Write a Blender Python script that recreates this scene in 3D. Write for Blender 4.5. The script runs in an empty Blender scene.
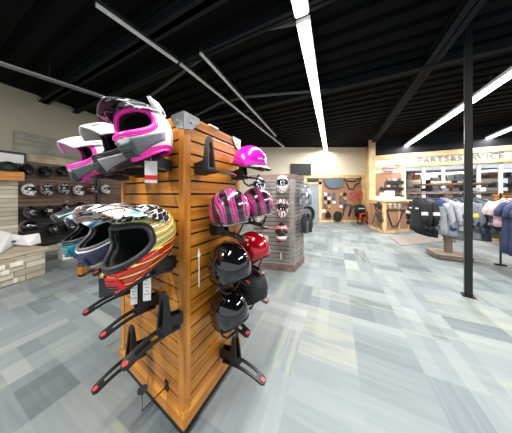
import bpy, bmesh, math, random
from mathutils import Vector, Matrix
random.seed(7)
PI = math.pi
SC = bpy.context.scene
COL = SC.collection
EYE = 1.5
F = 170.0          # focal length in pixels of a 512 px wide frame
HX, HY = 256.0, 194.0

# ------------------------------------------------------------------ layout
def ground(px, py, z=0.0):
    d = (EYE - z) * F / (py - HY)
    return Vector(((px - HX) / F * d, d, z))
def at(px, py, d):
    return Vector(((px - HX) / F * d, d, EYE - (py - HY) / F * d))

# ------------------------------------------------------------------ materials
MATS = {}
def new_mat(name):
    m = bpy.data.materials.new(name); m.use_nodes = True
    nt = m.node_tree
    return m, nt, nt.nodes['Principled BSDF']
def N(nt, kind, **kw):
    n = nt.nodes.new(kind)
    for k, v in kw.items():
        if k in n.inputs: n.inputs[k].default_value = v
        else: setattr(n, k, v)
    return n
def rgba(c): return (c[0], c[1], c[2], 1)
def lin(r, g, b):
    f = lambda v: ((v / 255 + .055) / 1.055) ** 2.4 if v > 10 else v / 255 / 12.92
    return (f(r), f(g), f(b))
def plain(name, c, rough=.5, metal=0.0, var=.12, scale=12, coat=0.0, bump=0.0, bscale=80):
    if name in MATS: return MATS[name]
    m, nt, b = new_mat(name)
    tc = N(nt, 'ShaderNodeTexCoord')
    no = N(nt, 'ShaderNodeTexNoise', Scale=scale, Detail=3)
    nt.links.new(tc.outputs['Object'], no.inputs['Vector'])
    r = N(nt, 'ShaderNodeValToRGB')
    r.color_ramp.elements[0].position = .3; r.color_ramp.elements[1].position = .7
    r.color_ramp.elements[0].color = rgba([v * (1 - var) for v in c])
    r.color_ramp.elements[1].color = rgba([min(1, v * (1 + var)) for v in c])
    nt.links.new(no.outputs['Fac'], r.inputs['Fac'])
    nt.links.new(r.outputs['Color'], b.inputs['Base Color'])
    b.inputs['Roughness'].default_value = rough; b.inputs['Metallic'].default_value = metal
    b.inputs['Coat Weight'].default_value = coat; b.inputs['Coat Roughness'].default_value = .05
    if bump:
        n2 = N(nt, 'ShaderNodeTexNoise', Scale=bscale, Detail=2)
        nt.links.new(tc.outputs['Object'], n2.inputs['Vector'])
        bp = N(nt, 'ShaderNodeBump', Strength=bump, Distance=.01)
        nt.links.new(n2.outputs['Fac'], bp.inputs['Height']); nt.links.new(bp.outputs['Normal'], b.inputs['Normal'])
    MATS[name] = m
    return m
def emit(name, c, s):
    m, nt, b = new_mat(name)
    b.inputs['Base Color'].default_value = rgba(c)
    b.inputs['Emission Color'].default_value = rgba(c); b.inputs['Emission Strength'].default_value = s
    return m
def wood(name, c1, c2, c3, axis='X', rough=.38, knots=True, scale=1.0, coat=.15):
    m, nt, b = new_mat(name)
    tc = N(nt, 'ShaderNodeTexCoord'); mp = N(nt, 'ShaderNodeMapping')
    s = {'X': (1.2, 22, 22), 'Y': (22, 1.2, 22), 'Z': (22, 22, 1.2)}[axis]
    mp.inputs['Scale'].default_value = [v * scale for v in s]
    nt.links.new(tc.outputs['Object'], mp.inputs['Vector'])
    n1 = N(nt, 'ShaderNodeTexNoise', Scale=1.0, Detail=5, Distortion=.6)
    nt.links.new(mp.outputs['Vector'], n1.inputs['Vector'])
    r = N(nt, 'ShaderNodeValToRGB')
    r.color_ramp.elements[0].position = .28; r.color_ramp.elements[0].color = rgba(c1)
    r.color_ramp.elements[1].position = .75; r.color_ramp.elements[1].color = rgba(c3)
    e = r.color_ramp.elements.new(.5); e.color = rgba(c2)
    nt.links.new(n1.outputs['Fac'], r.inputs['Fac'])
    out = r.outputs['Color']
    # broad board-to-board tone
    n3 = N(nt, 'ShaderNodeTexNoise', Scale=3.5, Detail=1)
    nt.links.new(tc.outputs['Object'], n3.inputs['Vector'])
    mr = N(nt, 'ShaderNodeMapRange'); mr.inputs[1].default_value = .3; mr.inputs[2].default_value = .7
    mr.inputs[3].default_value = .78; mr.inputs[4].default_value = 1.15
    nt.links.new(n3.outputs['Fac'], mr.inputs[0])
    mx = N(nt, 'ShaderNodeMix', data_type='RGBA', blend_type='MULTIPLY'); mx.inputs[0].default_value = 1
    nt.links.new(out, mx.inputs[6]); nt.links.new(mr.outputs[0], mx.inputs[7]); out = mx.outputs[2]
    if knots:
        vo = N(nt, 'ShaderNodeTexVoronoi', Scale=4.3); mp2 = N(nt, 'ShaderNodeMapping')
        mp2.inputs['Scale'].default_value = {'X': (.7, 1.6, 1.6), 'Y': (1.6, .7, 1.6), 'Z': (1.6, 1.6, .7)}[axis]
        nt.links.new(tc.outputs['Object'], mp2.inputs['Vector']); nt.links.new(mp2.outputs['Vector'], vo.inputs['Vector'])
        k = N(nt, 'ShaderNodeMapRange'); k.inputs[1].default_value = .03; k.inputs[2].default_value = .1
        k.inputs[3].default_value = .35; k.inputs[4].default_value = 1
        nt.links.new(vo.outputs['Distance'], k.inputs[0])
        m2 = N(nt, 'ShaderNodeMix', data_type='RGBA', blend_type='MULTIPLY'); m2.inputs[0].default_value = 1
        nt.links.new(out, m2.inputs[6]); nt.links.new(k.outputs[0], m2.inputs[7]); out = m2.outputs[2]
    nt.links.new(out, b.inputs['Base Color'])
    b.inputs['Roughness'].default_value = rough; b.inputs['Coat Weight'].default_value = coat
    return m
def graphic(name, bands, scale=9, stretch=(1, 1, 1), rot=(0, 0, 0), dist=2.0, rough=.25, kind='noise', coat=.6):
    """bold printed graphics: hard-edged bands of flat colour"""
    m, nt, b = new_mat(name)
    tc = N(nt, 'ShaderNodeTexCoord'); mp = N(nt, 'ShaderNodeMapping')
    mp.inputs['Scale'].default_value = stretch; mp.inputs['Rotation'].default_value = rot
    nt.links.new(tc.outputs['Object'], mp.inputs['Vector'])
    if kind == 'wave':
        t = N(nt, 'ShaderNodeTexWave', Scale=scale, Distortion=dist, Detail=1); t.bands_direction = 'DIAGONAL'
    elif kind == 'voronoi':
        t = N(nt, 'ShaderNodeTexVoronoi', Scale=scale, feature='F1', distance='CHEBYCHEV')
    else:
        t = N(nt, 'ShaderNodeTexNoise', Scale=scale, Detail=.5, Distortion=dist)
    nt.links.new(mp.outputs['Vector'], t.inputs['Vector'])
    r = N(nt, 'ShaderNodeValToRGB'); r.color_ramp.interpolation = 'CONSTANT'
    src = t.outputs['Fac'] if 'Fac' in t.outputs else t.outputs['Distance']
    if kind == 'noise':
        mr = N(nt, 'ShaderNodeMapRange'); mr.inputs[1].default_value = .25; mr.inputs[2].default_value = .75
        nt.links.new(src, mr.inputs[0]); src = mr.outputs[0]
    nt.links.new(src, r.inputs['Fac'])
    for i, (p, c) in enumerate(bands):
        if i < 2: e = r.color_ramp.elements[i]; e.position = p
        else: e = r.color_ramp.elements.new(p)
        e.color = rgba(c)
    nt.links.new(r.outputs['Color'], b.inputs['Base Color'])
    b.inputs['Roughness'].default_value = rough; b.inputs['Coat Weight'].default_value = coat; b.inputs['Coat Roughness'].default_value = .05
    return m

PINE = (lin(146, 82, 20), lin(188, 119, 32), lin(212, 148, 54))
M_pineX = wood('pine_boards', *PINE, axis='X')
M_pineZ = wood('pine_post', *PINE, axis='Z')
M_paleX = wood('pale_timber', lin(196, 160, 110), lin(222, 190, 140), lin(236, 210, 166), axis='X', knots=False, rough=.6, coat=0)
M_paleZ = wood('pale_timber_upright', lin(196, 160, 110), lin(222, 190, 140), lin(236, 210, 166), axis='Z', knots=False, rough=.6, coat=0)
M_barn = wood('weathered_barn_wood', lin(84, 58, 44), lin(122, 88, 66), lin(160, 126, 100), axis='X', knots=False, rough=.7, coat=0)
M_greywood = wood('grey_washed_slat', lin(128, 122, 118), lin(146, 140, 136), lin(162, 156, 151), axis='X', knots=False, rough=.6, coat=0)
M_brownwood = wood('brown_plinth_wood', lin(104, 86, 80), lin(124, 102, 94), lin(144, 122, 114), axis='X', knots=False, rough=.6, coat=0)
M_peg = plain('brown_pegboard', lin(166, 124, 96), .7, var=.06)
M_black = plain('black_plastic', (.006, .006, .0065), .42, var=.2)
M_blackmatte = plain('matte_black', (.009, .0095, .01), .6, var=.2)
M_blackgloss = plain('gloss_black', (.004, .004, .005), .07, coat=1.0, var=.1)
M_steel = plain('brushed_steel', (.32, .32, .33), .35, 1.0, var=.15, scale=30)
M_grey = plain('grey_plastic', (.13, .13, .15), .4)
M_dgrey = plain('dark_grey_plastic', (.03, .031, .036), .45)
M_white = plain('white_plastic', (.8, .8, .8), .3, var=.03, coat=.3)
M_pink = plain('hot_pink', lin(248, 50, 178), .35, var=.08)
M_lpink = plain('pale_pink', lin(246, 176, 222), .4, var=.05)
M_red = plain('bright_red', lin(214, 22, 34), .35, var=.08)
M_label = plain('red_sticker', lin(226, 60, 60), .4, var=.05)
M_paper = plain('white_paper', (.75, .75, .75), .8, var=.03)
M_dark = plain('dark_foam', (.01, .01, .011), .9)
M_orange = plain('orange_paint', lin(240, 84, 30), .4)
M_cable = plain('black_cloth', (.016, .016, .018), .9, bump=.3)

# ------------------------------------------------------------------ mesh helpers
def obj(name, bm, m, parent=None, smooth=False, mats=None):
    me = bpy.data.meshes.new(name)
    bmesh.ops.recalc_face_normals(bm, faces=bm.faces)
    bm.to_mesh(me); bm.free()
    for x in (mats or [m]): me.materials.append(x)
    if smooth:
        for p in me.polygons: p.use_smooth = True
    o = bpy.data.objects.new(name, me); COL.objects.link(o)
    if parent: o.parent = parent
    return o
def place(o, loc, rz=0, ry=0, rx=0):
    o.location = loc; o.rotation_euler = (rx, ry, rz); return o
def tag(o, label, cat, group=None, kind=None):
    o['label'] = label; o['category'] = cat
    if group: o['group'] = group
    if kind: o['kind'] = kind
    return o
def thing(name, label, cat, loc=(0, 0, 0), rz=0, group=None, ry=0, rx=0):
    o = bpy.data.objects.new(name, None); o.empty_display_size = .1; COL.objects.link(o)
    place(o, loc, rz, ry, rx); return tag(o, label, cat, group)
def struct(name, bm, m, **k):
    o = obj(name, bm, m, **k); o['kind'] = 'structure'; return o
def dup(root, loc, rz, label, ry=0, rx=0, scale=None):
    r = root.copy(); COL.objects.link(r); place(r, loc, rz, ry, rx); r['label'] = label
    if scale: r.scale = (scale,) * 3
    for ch in list(root.children):
        c = ch.copy(); COL.objects.link(c); c.parent = r
        for g in list(ch.children):
            d = g.copy(); COL.objects.link(d); d.parent = c
    return r
def box(bm, c, s, rz=0, mi=0, rot=None):
    """box with centre c and size s"""
    r = bmesh.ops.create_cube(bm, size=1)
    M = Matrix.Translation(c) @ (rot or Matrix.Rotation(rz, 4, 'Z')) @ Matrix.Diagonal((*s, 1))
    bmesh.ops.transform(bm, matrix=M, verts=r['verts'])
    fs = set(f for v in r['verts'] for f in v.link_faces)
    for f in fs: f.material_index = mi
    return r['verts']
def B(c, s, rz=0, bev=0.0):
    bm = bmesh.new(); box(bm, c, s, rz)
    if bev: bmesh.ops.bevel(bm, geom=bm.edges[:], offset=bev, segments=2, affect='EDGES')
    return bm
def tube(bm, pts, r, seg=8, closed=False, mi=0):
    pts = [Vector(p) for p in pts]; n = len(pts); rings = []
    rr = r if isinstance(r, (list, tuple)) else [r] * n
    up = Vector((0, 0, 1))
    for i, p in enumerate(pts):
        a = pts[(i - 1) % n] if (closed or i > 0) else p
        b = pts[(i + 1) % n] if (closed or i < n - 1) else p
        t = (b - a).normalized()
        s = t.cross(up)
        if s.length < .05: s = t.cross(Vector((1, 0, 0)))
        s.normalize(); q = s.cross(t)
        rings.append([bm.verts.new(p + (s * math.cos(2 * PI * k / seg) + q * math.sin(2 * PI * k / seg)) * rr[i]) for k in range(seg)])
    for i in range(n if closed else n - 1):
        A, C = rings[i], rings[(i + 1) % n]
        for k in range(seg):
            f = bm.faces.new((A[k], A[(k + 1) % seg], C[(k + 1) % seg], C[k])); f.material_index = mi
    if not closed:
        bm.faces.new(rings[0][::-1]).material_index = mi; bm.faces.new(rings[-1]).material_index = mi
    return rings
def T(pts, r, seg=8, closed=False):
    bm = bmesh.new(); tube(bm, pts, r, seg, closed); return bm
def cyl(bm, a, b, r, seg=20, mi=0): return tube(bm, [a, b], r, seg, mi=mi)
def prism(pts, h, z0=0):
    """polygon in xy extruded from z0 by h"""
    bm = bmesh.new()
    lo = [bm.verts.new((x, y, z0)) for x, y in pts]; hi = [bm.verts.new((x, y, z0 + h)) for x, y in pts]
    bm.faces.new(lo[::-1]); bm.faces.new(hi); n = len(pts)
    for i in range(n): bm.faces.new((lo[i], lo[(i + 1) % n], hi[(i + 1) % n], hi[i]))
    return bm
def prism_xz(bm, pts, y0, y1, mi=0):
    a = [bm.verts.new((x, y0, z)) for x, z in pts]; b = [bm.verts.new((x, y1, z)) for x, z in pts]; n = len(pts)
    fs = [bm.faces.new(a), bm.faces.new(b[::-1])]
    for i in range(n): fs.append(bm.faces.new((a[i], b[i], b[(i + 1) % n], a[(i + 1) % n])))
    for f in fs: f.material_index = mi
def solid(o, t, off=-1.0, mo=0):
    m = o.modifiers.new('solid', 'SOLIDIFY'); m.thickness = t; m.offset = off; m.material_offset = mo; return o
def bevel(o, w=.004, s=2):
    m = o.modifiers.new('bevel', 'BEVEL'); m.width = w; m.segments = s; m.limit_method = 'ANGLE'; return o
def sstep(a, b, x):
    t = max(0, min(1, (x - a) / (b - a))); return t * t * (3 - 2 * t)

# ------------------------------------------------------------------ room
U = Vector((.426, .905, 0))              # depth direction of the shop
V = Vector((.905, -.426, 0))             # across
CEIL = 4.0
# carpet planks
m, nt, b = new_mat('carpet_planks')
tc = N(nt, 'ShaderNodeTexCoord'); mp = N(nt, 'ShaderNodeMapping'); mp.inputs['Rotation'].default_value = (0, 0, math.radians(25.2))
mp.inputs['Location'].default_value = (.33, .12, 0)
nt.links.new(tc.outputs['Object'], mp.inputs['Vector'])
def math_(op, a, c=None, clamp=False):
    n = nt.nodes.new('ShaderNodeMath'); n.operation = op; n.use_clamp = clamp
    for i, v in enumerate((a, c)):
        if v is None: continue
        if isinstance(v, (int, float)): n.inputs[i].default_value = v
        else: nt.links.new(v, n.inputs[i])
    return n.outputs[0]
sx = N(nt, 'ShaderNodeSeparateXYZ'); nt.links.new(mp.outputs['Vector'], sx.inputs[0])
X, Y = sx.outputs[0], sx.outputs[1]
def cells(X, Y, bw, along, across):
    """blocks bw wide whose planks run one way or the other"""
    bx = math_('FLOOR', math_('DIVIDE', X, bw)); by = math_('FLOOR', math_('DIVIDE', Y, bw))
    cb = N(nt, 'ShaderNodeCombineXYZ'); nt.links.new(bx, cb.inputs[0]); nt.links.new(by, cb.inputs[1])
    wn = N(nt, 'ShaderNodeTexWhiteNoise'); nt.links.new(cb.outputs[0], wn.inputs[0])
    sel = math_('GREATER_THAN', wn.outputs['Value'], .5)
    inv = math_('SUBTRACT', 1.0, sel)
    P = math_('ADD', math_('MULTIPLY', X, sel), math_('MULTIPLY', Y, inv))
    Q = math_('ADD', math_('MULTIPLY', Y, sel), math_('MULTIPLY', X, inv))
    ip = math_('FLOOR', math_('DIVIDE', P, across)); iq = math_('FLOOR', math_('DIVIDE', Q, along))
    c2 = N(nt, 'ShaderNodeCombineXYZ'); nt.links.new(ip, c2.inputs[0]); nt.links.new(iq, c2.inputs[1]); nt.links.new(sel, c2.inputs[2])
    w2 = N(nt, 'ShaderNodeTexWhiteNoise'); nt.links.new(c2.outputs[0], w2.inputs[0])
    c3 = N(nt, 'ShaderNodeCombineXYZ'); nt.links.new(math_('MULTIPLY', P, 26.0), c3.inputs[0]); nt.links.new(math_('MULTIPLY', Q, 1.6), c3.inputs[1])
    nt.links.new(w2.outputs['Value'], c3.inputs[2])
    return w2, c3
wA, sA = cells(X, Y, 1.0, .5, .25)
wB, sB = cells(X, Y, .5, .5, .125)
val = math_('ADD', math_('MULTIPLY', wA.outputs['Value'], .62), math_('MULTIPLY', wB.outputs['Value'], .38))
st = N(nt, 'ShaderNodeTexNoise', Scale=1.0, Detail=4); nt.links.new(sA.outputs[0], st.inputs['Vector'])
val = math_('ADD', val, math_('MULTIPLY', math_('SUBTRACT', st.outputs['Fac'], .5), .45))
r = N(nt, 'ShaderNodeValToRGB')
for i, (p, c) in enumerate([(.1, lin(97, 106, 109)), (.3, lin(112, 121, 124)), (.5, lin(124, 132, 134)), (.72, lin(134, 141, 140)), (.95, lin(148, 153, 149))]):
    e = r.color_ramp.elements[i] if i < 2 else r.color_ramp.elements.new(p)
    e.position = p; e.color = rgba(c)
nt.links.new(val, r.inputs['Fac'])
# yellow-green threads on a few planks
sepc = N(nt, 'ShaderNodeSeparateColor'); nt.links.new(wA.outputs['Color'], sepc.inputs[0])
yl = math_('MULTIPLY', math_('GREATER_THAN', sepc.outputs[1], .8), math_('MULTIPLY', math_('GREATER_THAN', st.outputs['Fac'], .52), .45))
mx = N(nt, 'ShaderNodeMix', data_type='RGBA'); nt.links.new(yl, mx.inputs[0]); nt.links.new(r.outputs['Color'], mx.inputs[6])
mx.inputs[7].default_value = rgba(lin(146, 149, 126))
nt.links.new(mx.outputs[2], b.inputs['Base Color']); b.inputs['Roughness'].default_value = .62
fn = N(nt, 'ShaderNodeTexNoise', Scale=220, Detail=2); nt.links.new(tc.outputs['Object'], fn.inputs['Vector'])
bp = N(nt, 'ShaderNodeBump', Strength=.25, Distance=.004); nt.links.new(fn.outputs['Fac'], bp.inputs['Height']); nt.links.new(bp.outputs['Normal'], b.inputs['Normal'])
M_floor = m
struct('floor', prism([(-9, -4), (14, -4), (14, 16), (-9, 16)], .1, -.1), M_floor)

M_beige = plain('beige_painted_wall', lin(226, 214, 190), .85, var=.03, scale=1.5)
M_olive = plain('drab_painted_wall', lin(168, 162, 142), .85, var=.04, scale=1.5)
M_ceil = plain('black_ceiling_deck', (.003, .0032, .004), .9, var=.15, scale=2); M_ceil.node_tree.nodes['Principled BSDF'].inputs['Specular IOR Level'].default_value = .12
M_beam = plain('charcoal_beam', (.008, .009, .011), .7, var=.15)
M_beamlt = plain('dusty_beam', (.008, .009, .012), .8, var=.2)
for m_ in (M_beam, M_beamlt): m_.node_tree.nodes['Principled BSDF'].inputs['Specular IOR Level'].default_value = .2

# corrugated ceiling deck, ribs run across the shop
def corrugated():
    bm = bmesh.new(); a0, a1 = -12, 16; pitch = .3; prev = None
    u = -6.0
    while u < 18:
        for du, dz in ((0, 0), (.17, 0), (.2, .06), (.27, .06)):
            p = U * (u + du)
            v0 = bm.verts.new(p + V * a0 + Vector((0, 0, CEIL + dz))); v1 = bm.verts.new(p + V * a1 + Vector((0, 0, CEIL + dz)))
            if prev: bm.faces.new((prev[0], prev[1], v1, v0))
            prev = (v0, v1)
        u += pitch
    return bm
o = struct('ceiling', corrugated(), M_ceil); solid(o, .05, 1)
RU = math.atan2(U.y, U.x); RV = math.atan2(V.y, V.x)
def beam(name, p, ang, L, w, h, m, z=CEIL):
    """I-beam hung under the deck"""
    bm = bmesh.new()
    box(bm, (0, 0, -.01), (L, w, .02)); box(bm, (0, 0, -h / 2), (L, .02, h)); box(bm, (0, 0, -h + .01), (L, w, .02))
    o = struct(name, bm, m); return place(o, (p[0], p[1], z), ang)
q = at(422, 80, 2.3 * F / 114); beam('trim_1', (q.x, q.y), RU, 18, .2, .14, M_beamlt)
for i, (px, py) in enumerate(((192, 60), (300, 98), (110, 60), (200, 10))):
    d = 2.35 * F / (HY - py); q = at(px, py, d); beam('trim_%d' % (i + 2), (q.x, q.y), RV, 18, .12, .16, M_beam)

# walls
def wall_seg(name, a, c, z0, z1, m, th=.12, side=1):
    a = Vector((a[0], a[1], 0)); c = Vector((c[0], c[1], 0)); d = (c - a); L = d.length; ang = math.atan2(d.y, d.x)
    bm = bmesh.new(); box(bm, (L / 2, side * th / 2, (z0 + z1) / 2), (L, th, z1 - z0))
    o = struct(name, bm, m); return place(o, (a.x, a.y, 0), ang)
WL = Vector((-5.45, 4.5, 0)); DL = Vector((.4, .917, 0)).normalized(); NL = Vector((DL.y, -DL.x, 0))   # left wall and its inward normal
wl0 = WL - DL * 9; wl1 = WL + DL * 5.0
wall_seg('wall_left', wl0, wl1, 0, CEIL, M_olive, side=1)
BY = 9.1
wall_seg('wall_back', (wl1.x - .2, BY), (6.2, BY), 0, CEIL, M_beige, side=1)

# service wall frame, s = distance along it
S0 = Vector((5.39, 7.9, 0)); RS = RV
def swp(px):
    r = (px - HX) / F
    return (7.9 * r - 5.39) / (.905 + .426 * r)
def sbox(bm, s0, s1, z0, z1, d0=0, d1=.1, mi=0):
    box(bm, ((s0 + s1) / 2, (d0 + d1) / 2, (z0 + z1) / 2), (s1 - s0, d1 - d0, z1 - z0), mi=mi)
def sobj(name, bm, m, parent=None, **k):
    o = obj(name, bm, m, parent, **k)
    return place(o, S0, RS)
def sstruct(name, bm, m, **k):
    o = sobj(name, bm, m, **k); o['kind'] = 'structure'; return o
M_stone = None
def stone_mat(name, c1, c2, c3, sw=.5, sh=.14):
    m, nt, b = new_mat(name)
    tc = N(nt, 'ShaderNodeTexCoord'); sp = N(nt, 'ShaderNodeSeparateXYZ'); nt.links.new(tc.outputs['Object'], sp.inputs[0])
    ad = N(nt, 'ShaderNodeMath'); nt.links.new(sp.outputs[0], ad.inputs[0]); nt.links.new(sp.outputs[1], ad.inputs[1])
    cb = N(nt, 'ShaderNodeCombineXYZ'); nt.links.new(ad.outputs[0], cb.inputs[0]); nt.links.new(sp.outputs[2], cb.inputs[1])
    br = N(nt, 'ShaderNodeTexBrick'); nt.links.new(cb.outputs[0], br.inputs['Vector'])
    br.inputs['Scale'].default_value = 1; br.inputs['Brick Width'].default_value = sw; br.inputs['Row Height'].default_value = sh
    br.inputs['Mortar Size'].default_value = .006; br.inputs['Color1'].default_value = rgba(c1); br.inputs['Color2'].default_value = rgba(c2)
    br.inputs['Mortar'].default_value = rgba(c3); br.offset = .37; br.squash = 1.7
    no = N(nt, 'ShaderNodeTexNoise', Scale=5, Detail=4); nt.links.new(tc.outputs['Object'], no.inputs['Vector'])
    mr = N(nt, 'ShaderNodeMapRange'); mr.inputs[3].default_value = .72; mr.inputs[4].default_value = 1.2; nt.links.new(no.outputs['Fac'], mr.inputs[0])
    mx = N(nt, 'ShaderNodeMix', data_type='RGBA', blend_type='MULTIPLY'); mx.inputs[0].default_value = 1
    nt.links.new(br.outputs['Color'], mx.inputs[6]); nt.links.new(mr.outputs[0], mx.inputs[7]); nt.links.new(mx.outputs[2], b.inputs['Base Color'])
    b.inputs['Roughness'].default_value = .9
    bp = N(nt, 'ShaderNodeBump', Strength=.6, Distance=.02); nt.links.new(no.outputs['Fac'], bp.inputs['Height']); nt.links.new(bp.outputs['Normal'], b.inputs['Normal'])
    return m
M_stone = stone_mat('ledge_stone', lin(168, 158, 138), lin(214, 206, 188), lin(120, 112, 98), .34, .1)

bm = bmesh.new(); sbox(bm, 0, 6.5, 3.06, 3.25, -.06, .1); sstruct('trim_6', bm, M_paleX)       # upper timber
bm = bmesh.new(); sbox(bm, 0, 6.5, 2.66, 2.78, -.06, .1); sstruct('trim_7', bm, M_paleX)       # lower timber
M_sign = plain('whitewashed_board', lin(226, 214, 196), .8, var=.05, scale=4)
bm = bmesh.new(); sbox(bm, 0, 6.5, 2.78, 3.06, 0, .06); sstruct('wall_right', bm, M_sign)
bm = bmesh.new(); sbox(bm, 0, 6.5, 3.25, 4.0, 0, .06); sstruct('wall_right_upper', bm, M_beam)
bm = bmesh.new(); sbox(bm, 1.1, 6.5, 0, 1.1, 0, .12); sstruct('wall_right_lower', bm, M_stone)
bm = bmesh.new(); sbox(bm, -.12, .12, 0, 4.0, -.1, .1); sstruct('trim_8', bm, M_paleZ)
bm = bmesh.new(); box(bm, (0, 0, 2), (.2, .16, 4)); o = struct('trim_9', bm, M_paleZ); o.location = (5.98, 9.0, 0)
bm = bmesh.new(); sbox(bm, 1.06, 1.18, 1.1, 2.66, -.04, .08); sstruct('trim_10', bm, M_paleZ)
# partition between the posts and service room shell
bm = bmesh.new(); box(bm, (0, 0, 2), (.06, 1.1, 4)); o = struct('wall_right_return', bm, M_beige); place(o, (5.8, 8.45, 0), -.3)
M_svc = plain('taupe_wall', lin(150, 140, 130), .85, var=.05)
wall_seg('wall_service_back', (6.2, 12.6), (13.9, 9.6), 0, 3.0, M_svc)
wall_seg('wall_service_left', (6.2, 9.1), (6.2, 12.6), 0, 3.0, M_svc)
# windows of the service room
M_glass, nt, b = new_mat('window_glass')
b.inputs['Transmission Weight'].default_value = 1; b.inputs['Roughness'].default_value = .02; b.inputs['IOR'].default_value = 1.1
b.inputs['Base Color'].default_value = (.95, .97, .97, 1)
M_frame = plain('white_window_frame', (.72, .73, .72), .5, var=.04)
edges = [1.18, 1.82, 2.42, 3.4, 3.95, 4.6, 5.4, 6.3]
for i in range(len(edges) - 1):
    a, c = edges[i], edges[i + 1]
    bm = bmesh.new()
    for (s0, s1, z0, z1) in ((a, a + .05, 1.1, 2.66), (c - .05, c, 1.1, 2.66), (a, c, 1.1, 1.16), (a, c, 2.6, 2.66)): sbox(bm, s0, s1, z0, z1, 0, .06)
    w = sstruct('window_%d' % (i + 1), bm, M_frame)
    bm = bmesh.new(); sbox(bm, a + .05, c - .05, 1.16, 2.6, .025, .031); g = obj('window_glass', bm, M_glass, w); g['kind'] = 'structure'
# sign letters
def text_mesh(s, size, depth, m, name='letter'):
    cu = bpy.data.curves.new(name, 'FONT'); cu.body = s; cu.size = size; cu.extrude = depth; cu.align_x = 'CENTER'
    t = bpy.data.objects.new(name, cu); COL.objects.link(t)
    dg = bpy.context.evaluated_depsgraph_get(); me = bpy.data.meshes.new_from_object(t.evaluated_get(dg))
    bpy.data.objects.remove(t); me.materials.clear(); me.materials.append(m)
    o = bpy.data.objects.new(name, me); COL.objects.link(o); return o
M_letter = plain('grey_metal_letter', (.22, .21, .2), .5, .4)
sign = thing('wall_sign', 'metal letters reading PARTS & SERVICE on the whitewashed board above the windows', 'sign', S0, RS)
for i, ch in enumerate('PARTS&SERVICE'):
    px = 419.5 + i * 6.75
    l = text_mesh(ch, .3, .012, M_letter); l.parent = sign
    l.location = (swp(px), -.02, 2.815); l.rotation_euler = (PI / 2, 0, 0)

# ------------------------------------------------------------------ lamps
M_tube = emit('led_diffuser', (1, .98, .95), 9)
M_tubeoff = plain('white_lamp_housing', (.7, .7, .72), .4, var=.05)
LZ = 3.8
def strip(a, c, label, power, lit=True, z=LZ, w=.18, n=6):
    a = Vector((a[0], a[1], 0)); c = Vector((c[0], c[1], 0)); d = c - a; L = d.length; ang = math.atan2(d.y, d.x)
    t = thing('strip_light', label, 'ceiling light', ((a.x + c.x) / 2, (a.y + c.y) / 2, z), ang, 'led strip lights' if lit else 'unlit strip lights')
    bm = bmesh.new(); box(bm, (0, 0, .03), (L, w, .06)); obj('housing', bm, M_tubeoff if lit else M_steel, t)
    bm = bmesh.new(); box(bm, (0, 0, -.012), (L - .02, w * .8, .024)); obj('diffuser', bm, M_tube if lit else M_tubeoff, t)
    for k in (-.4, .4):
        obj('hanging_rod', T([(k * L, 0, .06), (k * L, 0, CEIL - z)], .006, 6), M_steel, t)
    if lit and power:
        ld = bpy.data.lights.new('lamp', 'AREA'); ld.shape = 'RECTANGLE'; ld.size = L; ld.size_y = w; ld.energy = power
        ld.color = (1, .985, .96)
        lo = bpy.data.objects.new('strip_lamp', ld); COL.objects.link(lo); lo.location = (0, 0, -.03); lo.parent = t
    return t
def onz(px, py, z=LZ): 
    d = (z - EYE) * F / (HY - py); return at(px, py, d)
a = onz(326, 151); c = onz(303, 22)
strip(c, a, 'long glowing strip light running down the aisle over the middle of the shop', 260)
c2 = onz(302, 15); e = onz(298, -150)
strip(c2, c2 - U * 3.0, 'glowing strip light at the top edge of the photo, nearest the viewer', 130)
a = onz(400, 150, 3.6); c = onz(520, 68, 3.6)
strip(a, c, 'long glowing strip light slanting from the PARTS sign to the right edge', 240, z=3.6)
a = onz(476, 143, 3.6); c = onz(530, 121, 3.6)
strip(a, c, 'short glowing strip light at far right above the letters ending the sign', 90, z=3.6)
# unseen strips added behind the viewer to brighten the scene
p = Vector((3.2, -1.5, 0)); strip(p, p + U * 3, 'added glowing strip light, unseen behind the viewer on the right', 170)
p = Vector((-3.4, -2.2, 0)); strip(p, p + U * 3, 'added glowing strip light, unseen behind the viewer on the left', 210)
# unlit tubes on the left
a = onz(95, 3); c = onz(178, 62); strip(a, c, 'unlit white tube light above the left display, nearer of the two in line', 0, False, w=.06)
a = onz(180, 63); c = onz(284, 147); strip(a, c, 'unlit white tube light above the left display, farther of the two in line', 0, False, w=.06)
a = onz(200, 52); c = onz(276, 136); strip(a, c, 'thin unlit tube light, rightmost on the left side of the ceiling', 0, False, w=.05)
def dn(px, py, z): return onz(px, py, z)
# steel conduit along the left
a = dn(-30, 53, 3.7); c = dn(104, 97, 3.7)
t = thing('ceiling_rail', 'twin grey steel rail running under the ceiling along the left wall', 'rail', ((a + c) / 2), math.atan2((c - a).y, (c - a).x))
L = (c - a).length
for k in (-.04, .04): obj('rail', T([(-L / 2, k, 0), (L / 2, k, 0)], .034, 8), M_steel, t)
for k in (-.4, 0, .4): obj('rail_hanger', T([(k * L, 0, 0), (k * L, 0, .3)], .008, 6), M_steel, t)
# curved cables across the deck
for i, pts in enumerate((((150, 96), (175, 78), (196, 62), (215, 48), (258, 30), (300, 22)), ((195, 116), (220, 103), (245, 97), (290, 93), (330, 90)))):
    P = [onz(x, y, 3.88) for x, y in pts]
    o = obj('ceiling_cable', T(P, .03, 6), plain('grey_conduit', (.06, .063, .07), .6))
    tag(o, ('sagging dark conduit crossing the ceiling just above the big display', 'sagging dark conduit crossing the ceiling farther back')[i], 'conduit', 'ceiling conduits')
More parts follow.
